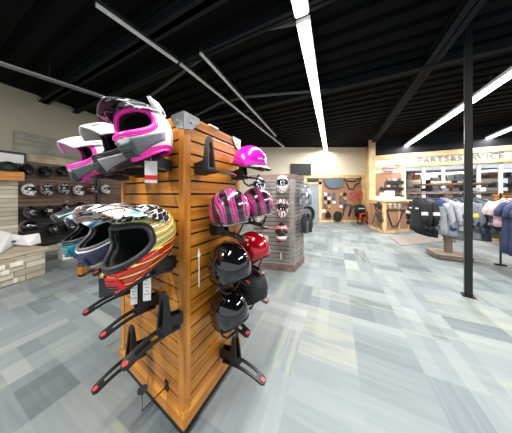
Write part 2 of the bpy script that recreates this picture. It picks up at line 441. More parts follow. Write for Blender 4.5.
# lamps inside the service room
for (px, py, D) in ((432, 172, 10.5), (446, 186, 10.2), (500, 165, 9.0)):
    q = at(px, py, D)
    t = thing('strip_light', {432: 'bright strip light seen through the left service window', 446: 'bright low strip light over the service room shelves', 500: 'bright strip light seen through the right service window'}[px], 'ceiling light', (q.x, q.y, 2.75), RS, 'service room lights')
    for k in (-.6, .6): obj('hanging_rod', T([(k, 0, .07), (k, 0, 1.2)], .006, 6), M_steel, t)
    obj('diffuser', B((0, 0, 0), (1.6, .12, .05)), M_tube, t); obj('housing', B((0, 0, .05), (1.65, .16, .05)), M_tubeoff, t)
    ld = bpy.data.lights.new('lamp', 'AREA'); ld.shape = 'RECTANGLE'; ld.size = 1.6; ld.size_y = .12; ld.energy = 16
    lo = bpy.data.objects.new('service_lamp', ld); COL.objects.link(lo); lo.location = (0, 0, -.04); lo.parent = t

# ------------------------------------------------------------------ black column
q = ground(472.5, 298); 
t = thing('support_column', 'black square steel column standing on the carpet at the right', 'column', (q.x, q.y + .05, 0), -.7)
obj('shaft', B((0, 0, 2), (.075, .075, 4), bev=.008), M_black, t); obj('base_plate', B((0, 0, .006), (.13, .13, .012)), M_black, t)

# ------------------------------------------------------------------ slatwall displays
def slat_face(L, z0, z1, pitch, groove=.012, t=.02, zc=1.5):
    """boards of a slatwall face in local x (along), -y outward, one mesh"""
    bm = bmesh.new(); k0 = math.ceil((z0 - zc) / pitch); zs = [z0]
    k = k0
    while zc + k * pitch < z1 - .02:
        if zc + k * pitch > z0 + .02: zs.append(zc + k * pitch)
        k += 1
    zs.append(z1)
    for a, c in zip(zs[:-1], zs[1:]):
        lo = a + (groove / 2 if a != z0 else 0); hi = c - (groove / 2 if c != z1 else 0)
        prism_xz(bm, [(0, lo), (L, lo), (L, hi), (0, hi)], 0, t)
    return bm
A0 = Vector((-.436, 1.03, 0))
dLf = Vector((-.855, .518, 0)); nLf = Vector((-.518, -.855, 0))
dRf = Vector((.464, .886, 0)); nRf = Vector((.886, -.464, 0))
LL, LR = .84, .60
TOP = 1.99
disp = thing('slatwall_display', 'tall four-sided pine slatwall display tower with steel corner caps, hung with helmets', 'display tower', (0, 0, 0))
C0 = A0; C1 = A0 + dRf * LR; C2 = C1 + dLf * LL; C3 = A0 + dLf * LL
cs = [C0, C1, C2, C3]; cen = sum(cs, Vector()) / 4
def inset(p, k): return cen + (p - cen) * k
def poly(cs): return [(c.x, c.y) for c in cs]
obj('plinth', prism(poly([inset(c, .97) for c in cs]), .085, 0), M_blackmatte, disp)
obj('core', prism(poly([inset(c, .93) for c in cs]), TOP - .12, .08), M_dark, disp)
faces = [(C0, C1), (C1, C2), (C2, C3), (C3, C0)]
for a, c in faces:
    d = c - a; L = d.length; ang = math.atan2(d.y, d.x); ew = .052
    # local +y is inward on this winding
    bm = slat_face(L - 2 * ew, .17, 1.95, .0845)
    f = obj('slat_panel', bm, M_pineX, disp); place(f, a + d.normalized() * ew, ang)
    bm = bmesh.new(); prism_xz(bm, [(ew - .002, .17), (L - ew + .002, .17), (L - ew + .002, TOP - .02), (ew - .002, TOP - .02)], .014, .03)
    g = obj('slat_backing', bm, M_dark, disp); place(g, a, ang)
    bm = bmesh.new()      # base board, leaning chamfered top
    vs = [(0, -.014, .085), (0, -.014, .155), (0, 0, .18), (0, .02, .18), (0, .02, .085)]
    A_ = [bm.verts.new((-.012 - (v[1] * -.0), v[1], v[2])) for v in vs]; C_ = [bm.verts.new((L + .012, v[1], v[2])) for v in vs]
    bm.faces.new(A_); bm.faces.new(C_[::-1])
    for i in range(5): bm.faces.new((A_[i], A_[(i + 1) % 5], C_[(i + 1) % 5], C_[i]))
    g = obj('base_board', bm, M_pineX, disp); place(g, a, ang)
    bm = bmesh.new(); prism_xz(bm, [(0, 1.93), (L, 1.93), (L, TOP), (0, TOP)], -.004, .06)
    g = obj('top_rail', bm, M_pineX, disp); place(g, a, ang)
for c in cs:
    ax = (cen - c).normalized(); bm = bmesh.new()
    i = cs.index(c); p = (cs[(i + 1) % 4] - c).normalized(); q_ = (cs[(i - 1) % 4] - c).normalized()
    w = .055; out = -.006 * (p + q_)
    pts = [c + out, c + out + p * w, c + out + p * w + q_ * .02, c + (p + q_) * .02, c + out + q_ * w + p * .02, c + out + q_ * w]
    bm = prism([(v.x, v.y) for v in pts], 1.975 - .09, .09)
    g = obj('corner_post', bm, M_pineZ, disp); bevel(g, .006)
    # steel corner cap: a bent plate with cropped lower corners over each side, and a lid
    cap = None; bm = bmesh.new()
    for d_, e_ in ((p, q_), (q_, p)):
        o3 = c - e_ * .014 - d_ * .014
        pr = [(0, TOP + .004), (.125, TOP + .004), (.125, TOP - .03), (.095, TOP - .05), (.07, TOP - .085), (0, TOP - .1)]
        f1 = [bm.verts.new((o3.x + d_.x * s, o3.y + d_.y * s, z)) for s, z in pr]
        f2 = [bm.verts.new((o3.x + d_.x * s + e_.x * .006, o3.y + d_.y * s + e_.y * .006, z)) for s, z in pr]
        bm.faces.new(f1); bm.faces.new(f2[::-1])
        for k in range(6): bm.faces.new((f1[k], f1[(k + 1) % 6], f2[(k + 1) % 6], f2[k]))
    o3 = c - (p + q_) * .014
    lid = [o3, o3 + p * .125, o3 + p * .125 + q_ * .03, o3 + p * .03 + q_ * .125, o3 + q_ * .125]
    lo = [bm.verts.new((v.x, v.y, TOP + .002)) for v in lid]; hi = [bm.verts.new((v.x, v.y, TOP + .007)) for v in lid]
    bm.faces.new(lo[::-1]); bm.faces.new(hi)
    for k in range(5): bm.faces.new((lo[k], lo[(k + 1) % 5], hi[(k + 1) % 5], hi[k]))
    cap = obj('corner_cap', bm, M_steel, disp)
    for d_, e_ in ((p, q_), (q_, p)):
        for s_ in (.045,):
            v = c - e_ * .016 + d_ * s_ + Vector((0, 0, TOP - .045)); bm = bmesh.new()
            cyl(bm, v, v - e_ * .006, .008, 10); obj('bolt', bm, M_steel, cap)
obj('top_board', prism(poly([inset(c, .9) for c in cs]), .012, TOP - .02), M_pineX, disp)
place(tag(obj('price_holder', B((0, 0, 0), (.1, .02, .012), bev=.003), M_white), 'white price strip clipped on the top edge of the big display', 'price strip'), A0 + dRf * .26 + nRf * .0 + Vector((0, 0, TOP + .006)), math.atan2(dRf.y, dRf.x))

def LF(px, o):
    """distance along the left face whose point, o out from it, shows at px"""
    r = (px - HX) / F; bx = A0.x + nLf.x * o; by = A0.y + nLf.y * o
    return (r * by - bx) / (dLf.x - r * dLf.y)
def RF(px, o):
    r = (px - HX) / F; bx = A0.x + nRf.x * o; by = A0.y + nRf.y * o
    return (r * by - bx) / (dRf.x - r * dRf.y)
def zat(py, d): return EYE - (py - HY) / F * d
AL = math.atan2(nLf.y, nLf.x); AR = math.atan2(nRf.y, nRf.x)

# ------------------------------------------------------------------ helmet bracket
def make_bracket(name='helmet_bracket'):
    """+x out of the wall, z up; wall hook, cheeked loop, curved slotted arm with a round sticker at its tip"""
    t = bpy.data.objects.new(name, None); COL.objects.link(t); t.empty_display_size = .05
    bm = bmesh.new(); box(bm, (.004, 0, .0), (.008, .055, .07)); box(bm, (.03, 0, -.03), (.05, .04, .008)); box(bm, (-.004, 0, .028), (.014, .055, .008))
    bevel(obj('wall_hook', bm, M_dgrey, t), .002)
    # arm strip with a slot
    bm = bmesh.new(); n = 30; rows = []
    W = lambda s: .043 - .015 * s
    def arm(s): return Vector((.03 + .275 * s, 0, -.035 + .03 * math.sin(s * PI * .9) - .035 * s))
    for i in range(n + 1):
        s = i / n; p = arm(s); w = W(s)
        if s > .93: w *= math.sqrt(max(.05, 1 - ((s - .93) / .075) ** 2))
        rows.append([bm.verts.new((p.x, y * w, p.z + .004 * abs(y))) for y in (-1, -.5, .5, 1)])
    for i in range(n):
        for k in range(3):
            if k == 1 and 12 <= i <= 23: continue
            bm.faces.new((rows[i][k], rows[i + 1][k], rows[i + 1][k + 1], rows[i][k + 1]))
    a = obj('arm', bm, M_black, t, smooth=False); solid(a, .012, -1)
    tip = arm(.94); bm = bmesh.new(); cyl(bm, tip + Vector((0, 0, .002)), tip + Vector((.001, 0, .005)), .0125, 16)
    obj('round_sticker', bm, M_label, a)
    # loop: tapered upright hoop
    bm = bmesh.new(); pts = [(-.037, -.035), (-.034, .04), (-.026, .175), (-.014, .195), (.014, .195), (.026, .175), (.034, .04), (.037, -.035)]
    inn = [(-.02, .0), (-.02, .04), (-.015, .13), (-.008, .155), (.008, .155), (.015, .13), (.02, .04), (.02, .0)]
    for x0, dx in ((.092, .0),):
        q = []
        for (ls, xo) in ((pts, 0), (inn, 0), (pts, .022), (inn, .022)):
            q.append([bm.verts.new((x0 + xo + .09 * (.155 - z) * (1 if xo else -1), y, z)) for y, z in ls])
        n = len(pts)
        for k in range(n):
            l = (k + 1) % n
            if k < n - 1:
                bm.faces.new((q[0][k], q[0][l], q[1][l], q[1][k])); bm.faces.new((q[2][k], q[3][k], q[3][l], q[2][l]))
                bm.faces.new((q[0][k], q[2][k], q[2][l], q[0][l])); bm.faces.new((q[1][k], q[1][l], q[3][l], q[3][k]))
            else:
                bm.faces.new((q[0][k], q[0][l], q[1][l], q[1][k])); bm.faces.new((q[2][k], q[3][k], q[3][l], q[2][l]))
                bm.faces.new((q[0][k], q[2][k], q[2][l], q[0][l])); bm.faces.new((q[1][k], q[1][l], q[3][l], q[3][k]))
    bevel(obj('upright_loop', bm, M_blackmatte, t), .003)
    # triangular web from hook to loop
    bm = bmesh.new(); prism_xz(bm, [(.004, .03), (.09, .05), (.11, -.03), (.05, -.045), (.006, -.03)], -.028, -.02)
    prism_xz(bm, [(.004, .03), (.09, .05), (.11, -.03), (.05, -.045), (.006, -.03)], .02, .028)
    obj('side_web', bm, M_black, t)
    return t
br0 = make_bracket(); br_used = [False]
def bracket(px, py, face, label, ry=0.0, o=.29):
    s = (LF if face == 'L' else RF)(px, o)
    d, n = (dLf, nLf) if face == 'L' else (dRf, nRf)
    p = A0 + d * s; tip = p + n * o
    z = zat(py, tip.y) + .068 + o * math.sin(ry)
    loc = (p.x + n.x * .004, p.y + n.y * .004, z); rz = AL if face == 'L' else AR
    if not br_used[0]:
        br_used[0] = True; place(br0, loc, rz, ry); tag(br0, label, 'helmet bracket', 'helmet brackets on the big display'); return s, z
    dup(br0, loc, rz, label, ry=ry); return s, z
tips_left = [(87, 314, 'empty black helmet bracket with red dot, farthest left of the empty row'),
             (104, 337, 'empty black helmet bracket with red dot, second from the left in the empty row'),
             (126, 367, 'large empty black helmet bracket nearest the display corner on the left face'),
             (96, 391, 'lowest empty black helmet bracket on the left face'),
             ]
for px, py, lb in tips_left:
    bracket(px, py, 'L', lb)
for s, z, lb in ((.10, 1.175, 'helmet bracket under the red mouth guard of the multicoloured helmet'), (.39, 1.2, 'helmet bracket carrying the navy and white helmet'), (.67, 1.19, 'helmet bracket carrying the teal and black helmet'),
        (.14, 1.78, 'helmet bracket holding the nearest pink and white helmet'), (.43, 1.76, 'helmet bracket holding the grey and black helmet'), (.73, 1.75, 'helmet bracket holding the farthest white and pink helmet')):
    p = A0 + dLf * s; dup(br0, (p.x + nLf.x * .004, p.y + nLf.y * .004, z - .1), AL, lb)
tips_right = [(247, 284, 'helmet bracket carrying the gloss black helmet in the middle row'),
              (266, 302, 'helmet bracket carrying the matte black helmet'),
              (247, 335, 'helmet bracket carrying the lowest gloss black helmet'),
              (264, 383, 'lowest empty black helmet bracket on the right face')]
for px, py, lb in tips_right[:3]: bracket(px, py, 'R', lb)
s_ = RF(264, .37); p = A0 + dRf * s_; d_ = dup(br0, (p.x + nRf.x * .004, p.y + nRf.y * .004, zat(383, (p + nRf * .37).y) + .07), AR, tips_right[3][2]); d_.scale = (1.24, 1, 1)
for s, z, lb in ((.10, 1.665, 'empty grey-looking helmet bracket at the top of the right face'), (.5, 1.66, 'helmet bracket under the shiny pink open helmet'),
                 (.24, 1.25, 'helmet bracket under the nearer black helmet with pink bolts'), (.56, 1.28, 'helmet bracket under the farther black helmet with pink bolts'),
                 (.5, .93, 'helmet bracket under the red helmet')):
    p = A0 + dRf * s; dup(br0, (p.x + nRf.x * .004, p.y + nRf.y * .004, z), AR, lb)

# ------------------------------------------------------------------ motocross helmets
def hp(az, el, k=1.0, chin=.075):
    a, e = math.radians(az), math.radians(el)
    x, y, z = math.cos(e) * math.cos(a), math.cos(e) * math.sin(a), math.sin(e)
    ca = max(0, math.cos(a))
    ch = ca ** 1.3 * sstep(0, -24, el)
    X = (.135 if x > 0 else .15) * x; Yy = .122 * y; Z = .138 * z
    X += chin * ch; Yy *= 1 - .12 * ch * 1.0 
    low = sstep(-20, -60, el)
    Z -= .012 * sstep(-25, -45, el) * (1 - ca)        # nape roll reaches lower at back
    X += .0
    if ca > 0: Z -= .012 * ch + .04 * ca ** 1.5 * sstep(-22, -50, el) * min(1, chin / .075)
    return Vector((X * k, Yy * k, Z * k))
def in_port(az, el, w=62, lo=-23, hi=38):
    c = (lo + hi) / 2; h = (hi - lo) / 2
    return abs(az / w) ** 3.2 + abs((el - c) / h) ** 3.2 < 1
def shell(mats, fn, step=4, k=1.0, port=True, w=62, lo=-23, hi=38, bottom=-52, chin=.075):
    bm = bmesh.new(); els = [bottom + i * (90 - bottom) / round((90 - bottom) / step) for i in range(round((90 - bottom) / step))]
    na = round(360 / step); rows = []
    for e in els:
        rows.append([bm.verts.new(hp(-180 + i * 360 / na, e, k, chin)) for i in range(na)])
    topv = bm.verts.new(hp(0, 90, k, chin))
    for j in range(len(els)):
        for i in range(na):
            az = -180 + (i + .5) * 360 / na; l = (i + 1) % na
            if j < len(els) - 1:
                el = (els[j] + els[j + 1]) / 2
                if port and in_port(az, el, w, lo, hi): continue
                f = bm.faces.new((rows[j][i], rows[j][l], rows[j + 1][l], rows[j + 1][i]))
            else:
                el = 88; f = bm.faces.new((rows[j][i], rows[j][l], topv))
            f.material_index = fn(az, el)
    return bm
def port_pts(w=62, lo=-23, hi=38, k=1.0, n=44, chin=.075):
    out = []; c = (lo + hi) / 2; h = (hi - lo) / 2
    for i in range(n):
        t = 2 * PI * i / n; sg = lambda v: math.copysign(abs(v) ** (2 / 3.2), v)
        out.append(hp(w * sg(math.cos(t)), c + h * sg(math.sin(t)), k, chin))
    return out
def visor_mesh(fn, L=.2, rise=.02, width=.115):
    bm = bmesh.new(); nu, nv = 20, 16; g = []
    for j in range(nv + 1):
        v = j / nv; row = []
        for i in range(nu + 1):
            u = -1 + 2 * i / nu
            ln = L * (1 - .22 * abs(u) ** 2.2 + .0) 
            x = .045 + ln * v; y = u * width * (1.04 - .24 * v * v)
            z = .137 + rise * math.sin(v * PI / 2) * 1.4 - (.075 - .02 * v) * abs(u) ** 2.2 + .008 * math.exp(-(u / .16) ** 2) - .035 * v * v * (rise < .03)
            x -= .05 * (1 - v) * abs(u) ** 2
            row.append(bm.verts.new((x, y, z)))
        g.append(row)
    for j in range(nv):
        for i in range(nu):
            f = bm.faces.new((g[j][i], g[j][i + 1], g[j + 1][i + 1], g[j + 1][i])); f.material_index = fn(-1 + 2 * (i + .5) / nu, (j + .5) / nv)
    return bm
def mx_helmet(label, loc, yaw, pitch, roll, mats, shellfn, visfn, rim, chinm, ventm, linerm, L=.2, rise=.02, name='motocross_helmet', pt=None, scale=1.0, lowtrim=None, padr=.009):
    t = thing(name, label, 'helmet', loc, yaw, 'motocross helmets on the big display', ry=pitch, rx=roll)
    t.scale = (scale,) * 3
    bm = shell(mats, shellfn, 3)
    s = obj('shell', bm, None, t, smooth=True, mats=mats); solid(s, .012, -1)
    bm = shell([linerm], lambda a, e: 0, 5, k=.88, w=58, lo=-20, hi=34)
    l = obj('liner', bm, linerm, t, smooth=True); solid(l, .016, -1)
    obj('port_rim', T(port_pts(k=.985), .006, 8, True), rim, t, smooth=True)
    if pt is not None: obj('brow_pad', T([p * .95 + Vector((.006, 0, 0)) for p in port_pts(w=59, lo=-19, hi=35)], padr, 8, True), pt, t, smooth=True)
    ring = [hp(-180 + i * 10, -52, .99) for i in range(36)]
    obj('neck_trim', T(ring, .008, 8, True), lowtrim or M_black, t, smooth=True)
    # chin bar side inserts
    for sgn in (-1, 1):
        bm = bmesh.new(); g = []
        for k in range(9):
            a_ = 17 + 60 * k / 8; q0, q1 = -25 + 9 * (k / 8) ** 2, -46 + 14 * k / 8
            g.append([bm.verts.new(hp(sgn * a_, q0 + (q1 - q0) * l / 5, 1.03)) for l in range(6)])
        for k in range(8):
            for l in range(5): bm.faces.new((g[k][l], g[k + 1][l], g[k + 1][l + 1], g[k][l + 1]))
        solid(obj('chin_panel', bm, chinm, t, smooth=True), .004, 0) 
    # mouth vent with louvres
    v = None
    bm = bmesh.new(); c0 = hp(0, -37)
    prism_xz(bm, [(c0.x - .03, c0.z - .035), (c0.x + .0, c0.z - .03), (c0.x + .014, c0.z + .0), (c0.x + .012, c0.z + .028), (c0.x - .02, c0.z + .04)], -.028, .028)
    v = obj('mouth_vent', bm, ventm, t); bevel(v, .006, 3)
    bm = bmesh.new()
    for k in range(4): box(bm, (c0.x + .011, 0, c0.z - .02 + k * .013), (.006, .042, .004))
    obj('vent_louvre', bm, M_blackgloss, v)
    bm = visor_mesh(visfn, L, rise)
    vi = obj('visor', bm, None, t, smooth=True, mats=mats); solid(vi, .006, -1)
    for sgn in (-1, 1):
        bm = bmesh.new(); p0 = Vector((-.0, sgn * .117, .07))
        # side ear of the visor reaching its pivot bolt
        pr = [(-.03, .055), (-.035, .08), (.0, .115), (.07, .125), (.06, .095), (.02, .06), (-.01, .045)]
        prism_xz(bm, pr, sgn * .104, sgn * .118); obj('visor_side', bm, None, t, mats=[mats[0]])
        bm = bmesh.new(); cyl(bm, (-.01, sgn * .115, .068), (-.01, sgn * .124, .068), .011, 14); obj('visor_bolt', bm, M_dgrey, t)
    return t
def Lpos(s, z, o=.2):
    p = A0 + dLf * s + nLf * o; return (p.x, p.y, z)
def yawL(deg): return AL + math.radians(deg)
WHITE, BLACK = (.78, .78, .78), (.01, .01, .01)
M_wg = graphic('white_grey_swirl', [(0, (.78, .77, .78)), (.5, (.33, .33, .36)), (.62, (.02, .02, .02)), (.72, (.7, .7, .72)), (.9, (.2, .2, .22))], 7, (1, 3, 1.5), dist=1.5)
M_gw = graphic('grey_streaks', [(0, (.07, .07, .08)), (.42, (.01, .01, .012)), (.56, (.6, .6, .6)), (.64, (.05, .05, .06))], 7, (.7, 2.2, 2.2), dist=1.2)
def fn1(a, e):
    if e < -40: return 2
    if e > 33 and abs(a) < 40: return 1
    return 0 if e < 45 else 1
# 1 nearest, pink and white
mx_helmet('nearest pink, white and grey motocross helmet, topmost by the steel corner cap', Lpos(.09, 1.84, .17), yawL(29), math.radians(9), math.radians(16),
          [M_white, M_wg, M_pink, M_gw], fn1, lambda u, v: 3 if v > .3 else 1, M_pink, M_grey, plain('green_black_plastic', (.02, .035, .032), .4), M_dark, L=.16, rise=-.005, pt=M_pink, padr=.013, scale=1.02, lowtrim=M_pink)
# 3 middle grey
mx_helmet('grey, black and white motocross helmet between the two pink-trimmed ones', Lpos(.40, 1.81, .14), yawL(8), math.radians(14), math.radians(4),
          [M_wg, M_gw, M_dgrey, M_white], lambda a, e: 0 if e > 20 else 2, lambda u, v: 3 if abs(u) > .5 or v < .5 else 0, M_black, plain('silver_grey', (.3, .3, .32), .3), M_dgrey, M_dark, L=.16, rise=.0, pt=M_blackmatte)
# 2 farthest white/pink
mx_helmet('farthest white motocross helmet with pink eye port, top row left end', Lpos(.74, 1.78, .17), yawL(4), math.radians(15), math.radians(4),
          [M_white, M_wg, M_pink, M_lpink], lambda a, e: 0 if e > -15 else (2 if e < -40 else 3), lambda u, v: 3 if v > .85 else 0, M_pink, M_grey, M_dgrey, M_dark, L=.15, rise=.0, pt=M_pink, lowtrim=M_pink)
# 4 multicoloured
M_multi = graphic('black_white_crosshatch', [(0, (.01, .01, .01)), (.42, WHITE), (.58, (.01, .01, .01)), (.8, (.75, .75, .72))], 34, (1, 1, 1.3), dist=.2, kind='voronoi')
M_yel = graphic('yellow_white_black_slashes', [(0, lin(222, 226, 110)), (.22, (.01, .01, .01)), (.42, lin(235, 235, 220)), (.58, (.01, .01, .01)), (.76, lin(214, 220, 90)), (.92, lin(200, 50, 30))], 9, (1.6, .6, 2), (.3, .8, .2), dist=1.6, kind='wave')
M_redg = graphic('red_black_slashes', [(0, lin(206, 36, 28)), (.45, (.02, .01, .01)), (.68, lin(220, 60, 36)), (.94, lin(236, 226, 90))], 6, (1.6, .6, 2.2), (.2, .9, .1), dist=1.5, kind='wave')
M_visg = graphic('white_orange_visor_print', [(0, WHITE), (.35, (.01, .01, .01)), (.47, WHITE), (.6, lin(240, 130, 40)), (.72, WHITE), (.85, lin(70, 190, 220))], 12, (.5, 3, 1), dist=1.2)
mx_helmet('multicoloured black, white, yellow and red motocross helmet in the middle row', Lpos(.06, 1.29, .19), yawL(22), math.radians(12), math.radians(6),
          [M_multi, M_yel, M_redg, M_visg], lambda a, e: 0 if e > 42 else (1 if e > -16 else 2), lambda u, v: 0 if v < .45 else 3, M_blackmatte, M_redg, M_red, M_dark, L=.17, rise=.035, pt=M_dgrey, scale=1.13, lowtrim=M_blackmatte)
# 5 navy
M_navy = plain('navy_plastic', lin(44, 52, 92), .3, coat=.4)
M_bluew = graphic('white_blue_stripes', [(0, WHITE), (.35, lin(110, 180, 215)), (.45, lin(60, 70, 110)), (.6, WHITE), (.75, lin(90, 100, 140))], 10, (.3, 3.5, 1), dist=.4)
mx_helmet('navy and white motocross helmet with a striped visor, middle of its row', Lpos(.40, 1.295, .19), yawL(14), math.radians(10), 0,
          [M_bluew, M_navy, M_white, M_bluew], lambda a, e: 1 if e < -18 else (2 if e < 0 else 0), lambda u, v: 0, M_white, M_navy, M_navy, M_dark, L=.16, rise=.01, scale=1.06, pt=M_grey, lowtrim=M_white)
# 6 teal
M_teal = plain('teal_plastic', lin(24, 130, 150), .3, coat=.4)
M_tealw = graphic('teal_black_print', [(0, (.015, .015, .017)), (.55, (.03, .03, .033)), (.78, lin(120, 200, 215)), (.85, (.015, .015, .016))], 6, (.3, 3, 1), dist=.5)
mx_helmet('teal and black motocross helmet with a black visor, left end of the middle row', Lpos(.70, 1.28, .18), yawL(10), math.radians(8), 0,
          [M_tealw, M_teal, M_black, M_tealw], lambda a, e: 1 if e < -8 else 2, lambda u, v: 0, M_dgrey, M_teal, M_teal, M_dark, L=.17, rise=.01, scale=1.06, pt=M_dgrey)

# ------------------------------------------------------------------ open-face helmets on the right face
def dome_pt(az, el, a=.135, bb=.118, c=.135):
    A_, E_ = math.radians(az), math.radians(el)
    return Vector((a * math.cos(E_) * math.cos(A_), bb * math.cos(E_) * math.sin(A_), c * math.sin(E_)))
def dome_edge(az):      # lower edge: high over the brow, low at ears and nape
    ca = math.cos(math.radians(az)); return -34 + 30 * sstep(.3, 1, ca) 
def open_helmet(label, loc, yaw, pitch, roll, m, trim=M_black, brim=None, strap=True, group='open helmets on the big display', step=6, name='open_face_helmet', scale=1.0, lining=True, edge=dome_edge, extra=None):
    if group.startswith('open helmets'): scale *= 1.11
    t = thing(name, label, 'helmet', loc, yaw, group, ry=pitch, rx=roll); t.scale = (scale,) * 3
    bm = bmesh.new(); na = 360 // step; nj = 18; rows = []
    for j in range(nj):
        rows.append([bm.verts.new(dome_pt(-180 + i * step, edge(-180 + i * step) + (90 - edge(-180 + i * step)) * j / nj)) for i in range(na)])
    top = bm.verts.new((0, 0, .135))
    for j in range(nj):
        for i in range(na):
            l = (i + 1) % na
            if j < nj - 1: bm.faces.new((rows[j][i], rows[j][l], rows[j + 1][l], rows[j + 1][i]))
            else: bm.faces.new((rows[j][i], rows[j][l], top))
    s = obj('shell', bm, m, t, smooth=True); solid(s, .014, -1)
    obj('edge_trim', T([dome_pt(a, edge(a)) for a in range(-180, 180, 8)], .006, 6, True), trim, t, smooth=True)
    if lining:
        bm = bmesh.new(); rows = []
        for j in range(6): rows.append([bm.verts.new(dome_pt(-180 + i * 12, edge(-180 + i * 12) + 3 + (60) * j / 6, .118, .1, .12)) for i in range(30)])
        for j in range(5):
            for i in range(30): bm.faces.new((rows[j][i], rows[j][(i + 1) % 30], rows[j + 1][(i + 1) % 30], rows[j + 1][i]))
        bm.faces.new(rows[-1])
        obj('lining', bm, M_dark, t, smooth=True)
    if brim:
        bm = bmesh.new(); g = []
        for j in range(6):
            g.append([bm.verts.new(dome_pt(a, edge(a) + 6, .137, .12) + Vector((math.cos(math.radians(a)), .4 * math.sin(math.radians(a)), -.35)) * (.05 * j / 5) * math.cos(math.radians(a)) ** .5) for a in range(-60, 61, 10)])
        for j in range(5):
            for i in range(12): bm.faces.new((g[j][i], g[j][i + 1], g[j + 1][i + 1], g[j + 1][i]))
        solid(obj('brim', bm, brim, t, smooth=True), .004)
    if strap:
        for sg in (-1, 1):
            pts = [(.03, sg * .108, -.06), (.035, sg * .09, -.1), (.04, sg * .05, -.14), (.04, 0, -.155)]
            obj('chin_strap', T(pts, .006, 6), M_cable, t)
        bm = bmesh.new(); box(bm, (.04, 0, -.155), (.02, .03, .008)); obj('buckle', bm, M_steel, t)
    if extra: extra(t)
    return t
def Rpos(s, z, o=.17):
    p = A0 + dRf * s + nRf * o; return (p.x, p.y, z)
def yawR(d): return AR + math.radians(d)
M_pinkmet = plain('metallic_pink', lin(226, 30, 190), .22, .35, coat=1.0, var=.05)
M_redmet = plain('metallic_candy_red', lin(190, 8, 34), .2, .5, coat=1.0, var=.1)
M_bolt = graphic('black_pink_bolts', [(0, (.012, .01, .012)), (.42, lin(236, 50, 160)), (.58, (.012, .01, .012)), (.7, (.7, .66, .7)), (.74, (.012, .01, .012)), (.9, lin(226, 50, 150))], 4.2, (1.7, 1.3, .5), (.35, .25, .3), dist=5, kind='wave', coat=1)
open_helmet('shiny pink half helmet at the top of the right face', Rpos(.50, 1.745, .17), yawR(-8), math.radians(17), 0, M_pinkmet, brim=M_black, edge=lambda a: -12 + 14 * sstep(.3, 1, math.cos(math.radians(a))))
full = lambda a: -36 + 8 * sstep(.55, 1, math.cos(math.radians(a)))
open_helmet('nearer black helmet with pink lightning pattern on the right face', Rpos(.24, 1.39, .16), yawR(-6), math.radians(0), 0, M_bolt, trim=M_steel, edge=full)
open_helmet('farther black helmet with pink lightning pattern, behind its twin', Rpos(.58, 1.405, .19), yawR(-4), math.radians(0), 0, M_bolt, trim=M_steel, edge=full)
open_helmet('metallic red helmet behind the gloss black one', Rpos(.53, 1.04, .18), yawR(-6), math.radians(6), 0, M_redmet, edge=dome_edge)
open_helmet('gloss black round helmet in the middle row, beside the red one', Rpos(.24, 1.015, .16), yawR(-4), math.radians(8), 0, M_blackgloss, edge=dome_edge, scale=1.05)
open_helmet('matte black helmet hanging below the red one', Rpos(.51, .74, .17), yawR(-4), math.radians(12), 0, M_blackmatte, edge=dome_edge)
open_helmet('gloss black helmet lowest on the right face, above the empty bracket', Rpos(.25, .70, .15), yawR(-4), math.radians(4), 0, M_blackgloss, edge=dome_edge, scale=.95)

# tags and papers hanging on the display
def hang_tag(label, px, py, d, w, h, m, yaw, tilt=0, name='hang_tag', extra=None):
    q = at(px, py, d); t = thing(name, label, 'tag', q, yaw, None, rx=tilt)
    obj('card', B((0, 0, 0), (w, .0015, h)), m, t)
    obj('string', T([(0, 0, h / 2), (0, 0, h / 2 + .03)], .001, 5), M_paper, t)
    if extra: extra(t)
    return t
def red_end(t): obj('red_band', B((.0, -.0015, -.03), (.06, .002, .024)), M_red, t)
hang_tag('white hang tag with red end under the nearest pink and white helmet', 151, 172, .93, .06, .12, M_paper, .3, 0, extra=red_end)
def lines(t):
    bm = bmesh.new()
    for k in range(7): box(bm, (0, -.0015, .06 - k * .02), (.03 - .008 * (k % 3), .001, .003))
    obj('printed_lines', bm, M_grey, t)
hang_tag('long white paper tag behind the red mouth guard, right of two', 147, 284, 1.02, .042, .2, M_paper, .25, extra=lines)
hang_tag('long white paper tag behind the red mouth guard, left of two', 134, 288, 1.04, .036, .2, M_paper, .3, extra=lines)
def boxprint(t):
    obj('top_label', B((0, -.0015, .05), (.1, .002, .02)), plain('tan_label', lin(190, 180, 130), .6), t)
    obj('code_patch', B((.028, -.0015, -.04), (.02, .002, .02)), M_grey, t)
hang_tag('black printed card hanging behind the brackets of the left face', 112, 283, .93, .11, .14, M_dgrey, .5, .1, name='printed_card', extra=boxprint)
# white arrow-shaped tie
p = at(199, 268, 1.06); t = thing('price_flag', 'slim white arrow-shaped price flag beside the gloss black helmet', 'price flag', p, AR + PI / 2)
bm = bmesh.new(); prism_xz(bm, [(-.004, -.12), (.004, -.12), (.004, .07), (.012, .07), (0, .125), (-.012, .07), (-.004, .07)], -.001, .001); obj('flag', bm, M_paper, t)
# pegged hook with round disc
s_ = LF(167, 0); p = A0 + dLf * s_; z_ = zat(385, p.y)
t = thing('disc_hook', 'wire hook with grey round disc low on the left face of the display', 'display hook', (p.x, p.y, z_), AL)
obj('plate', B((.004, 0, 0), (.006, .035, .06)), M_black, t)
obj('rod', T([(.006, 0, -.005), (.15, 0, -.008), (.15, 0, .1)], .004, 6), M_black, t)
bm = bmesh.new(); cyl(bm, (.148, .0, .118), (.151, .006, .118), .026, 24); obj('disc', bm, M_dgrey, t)

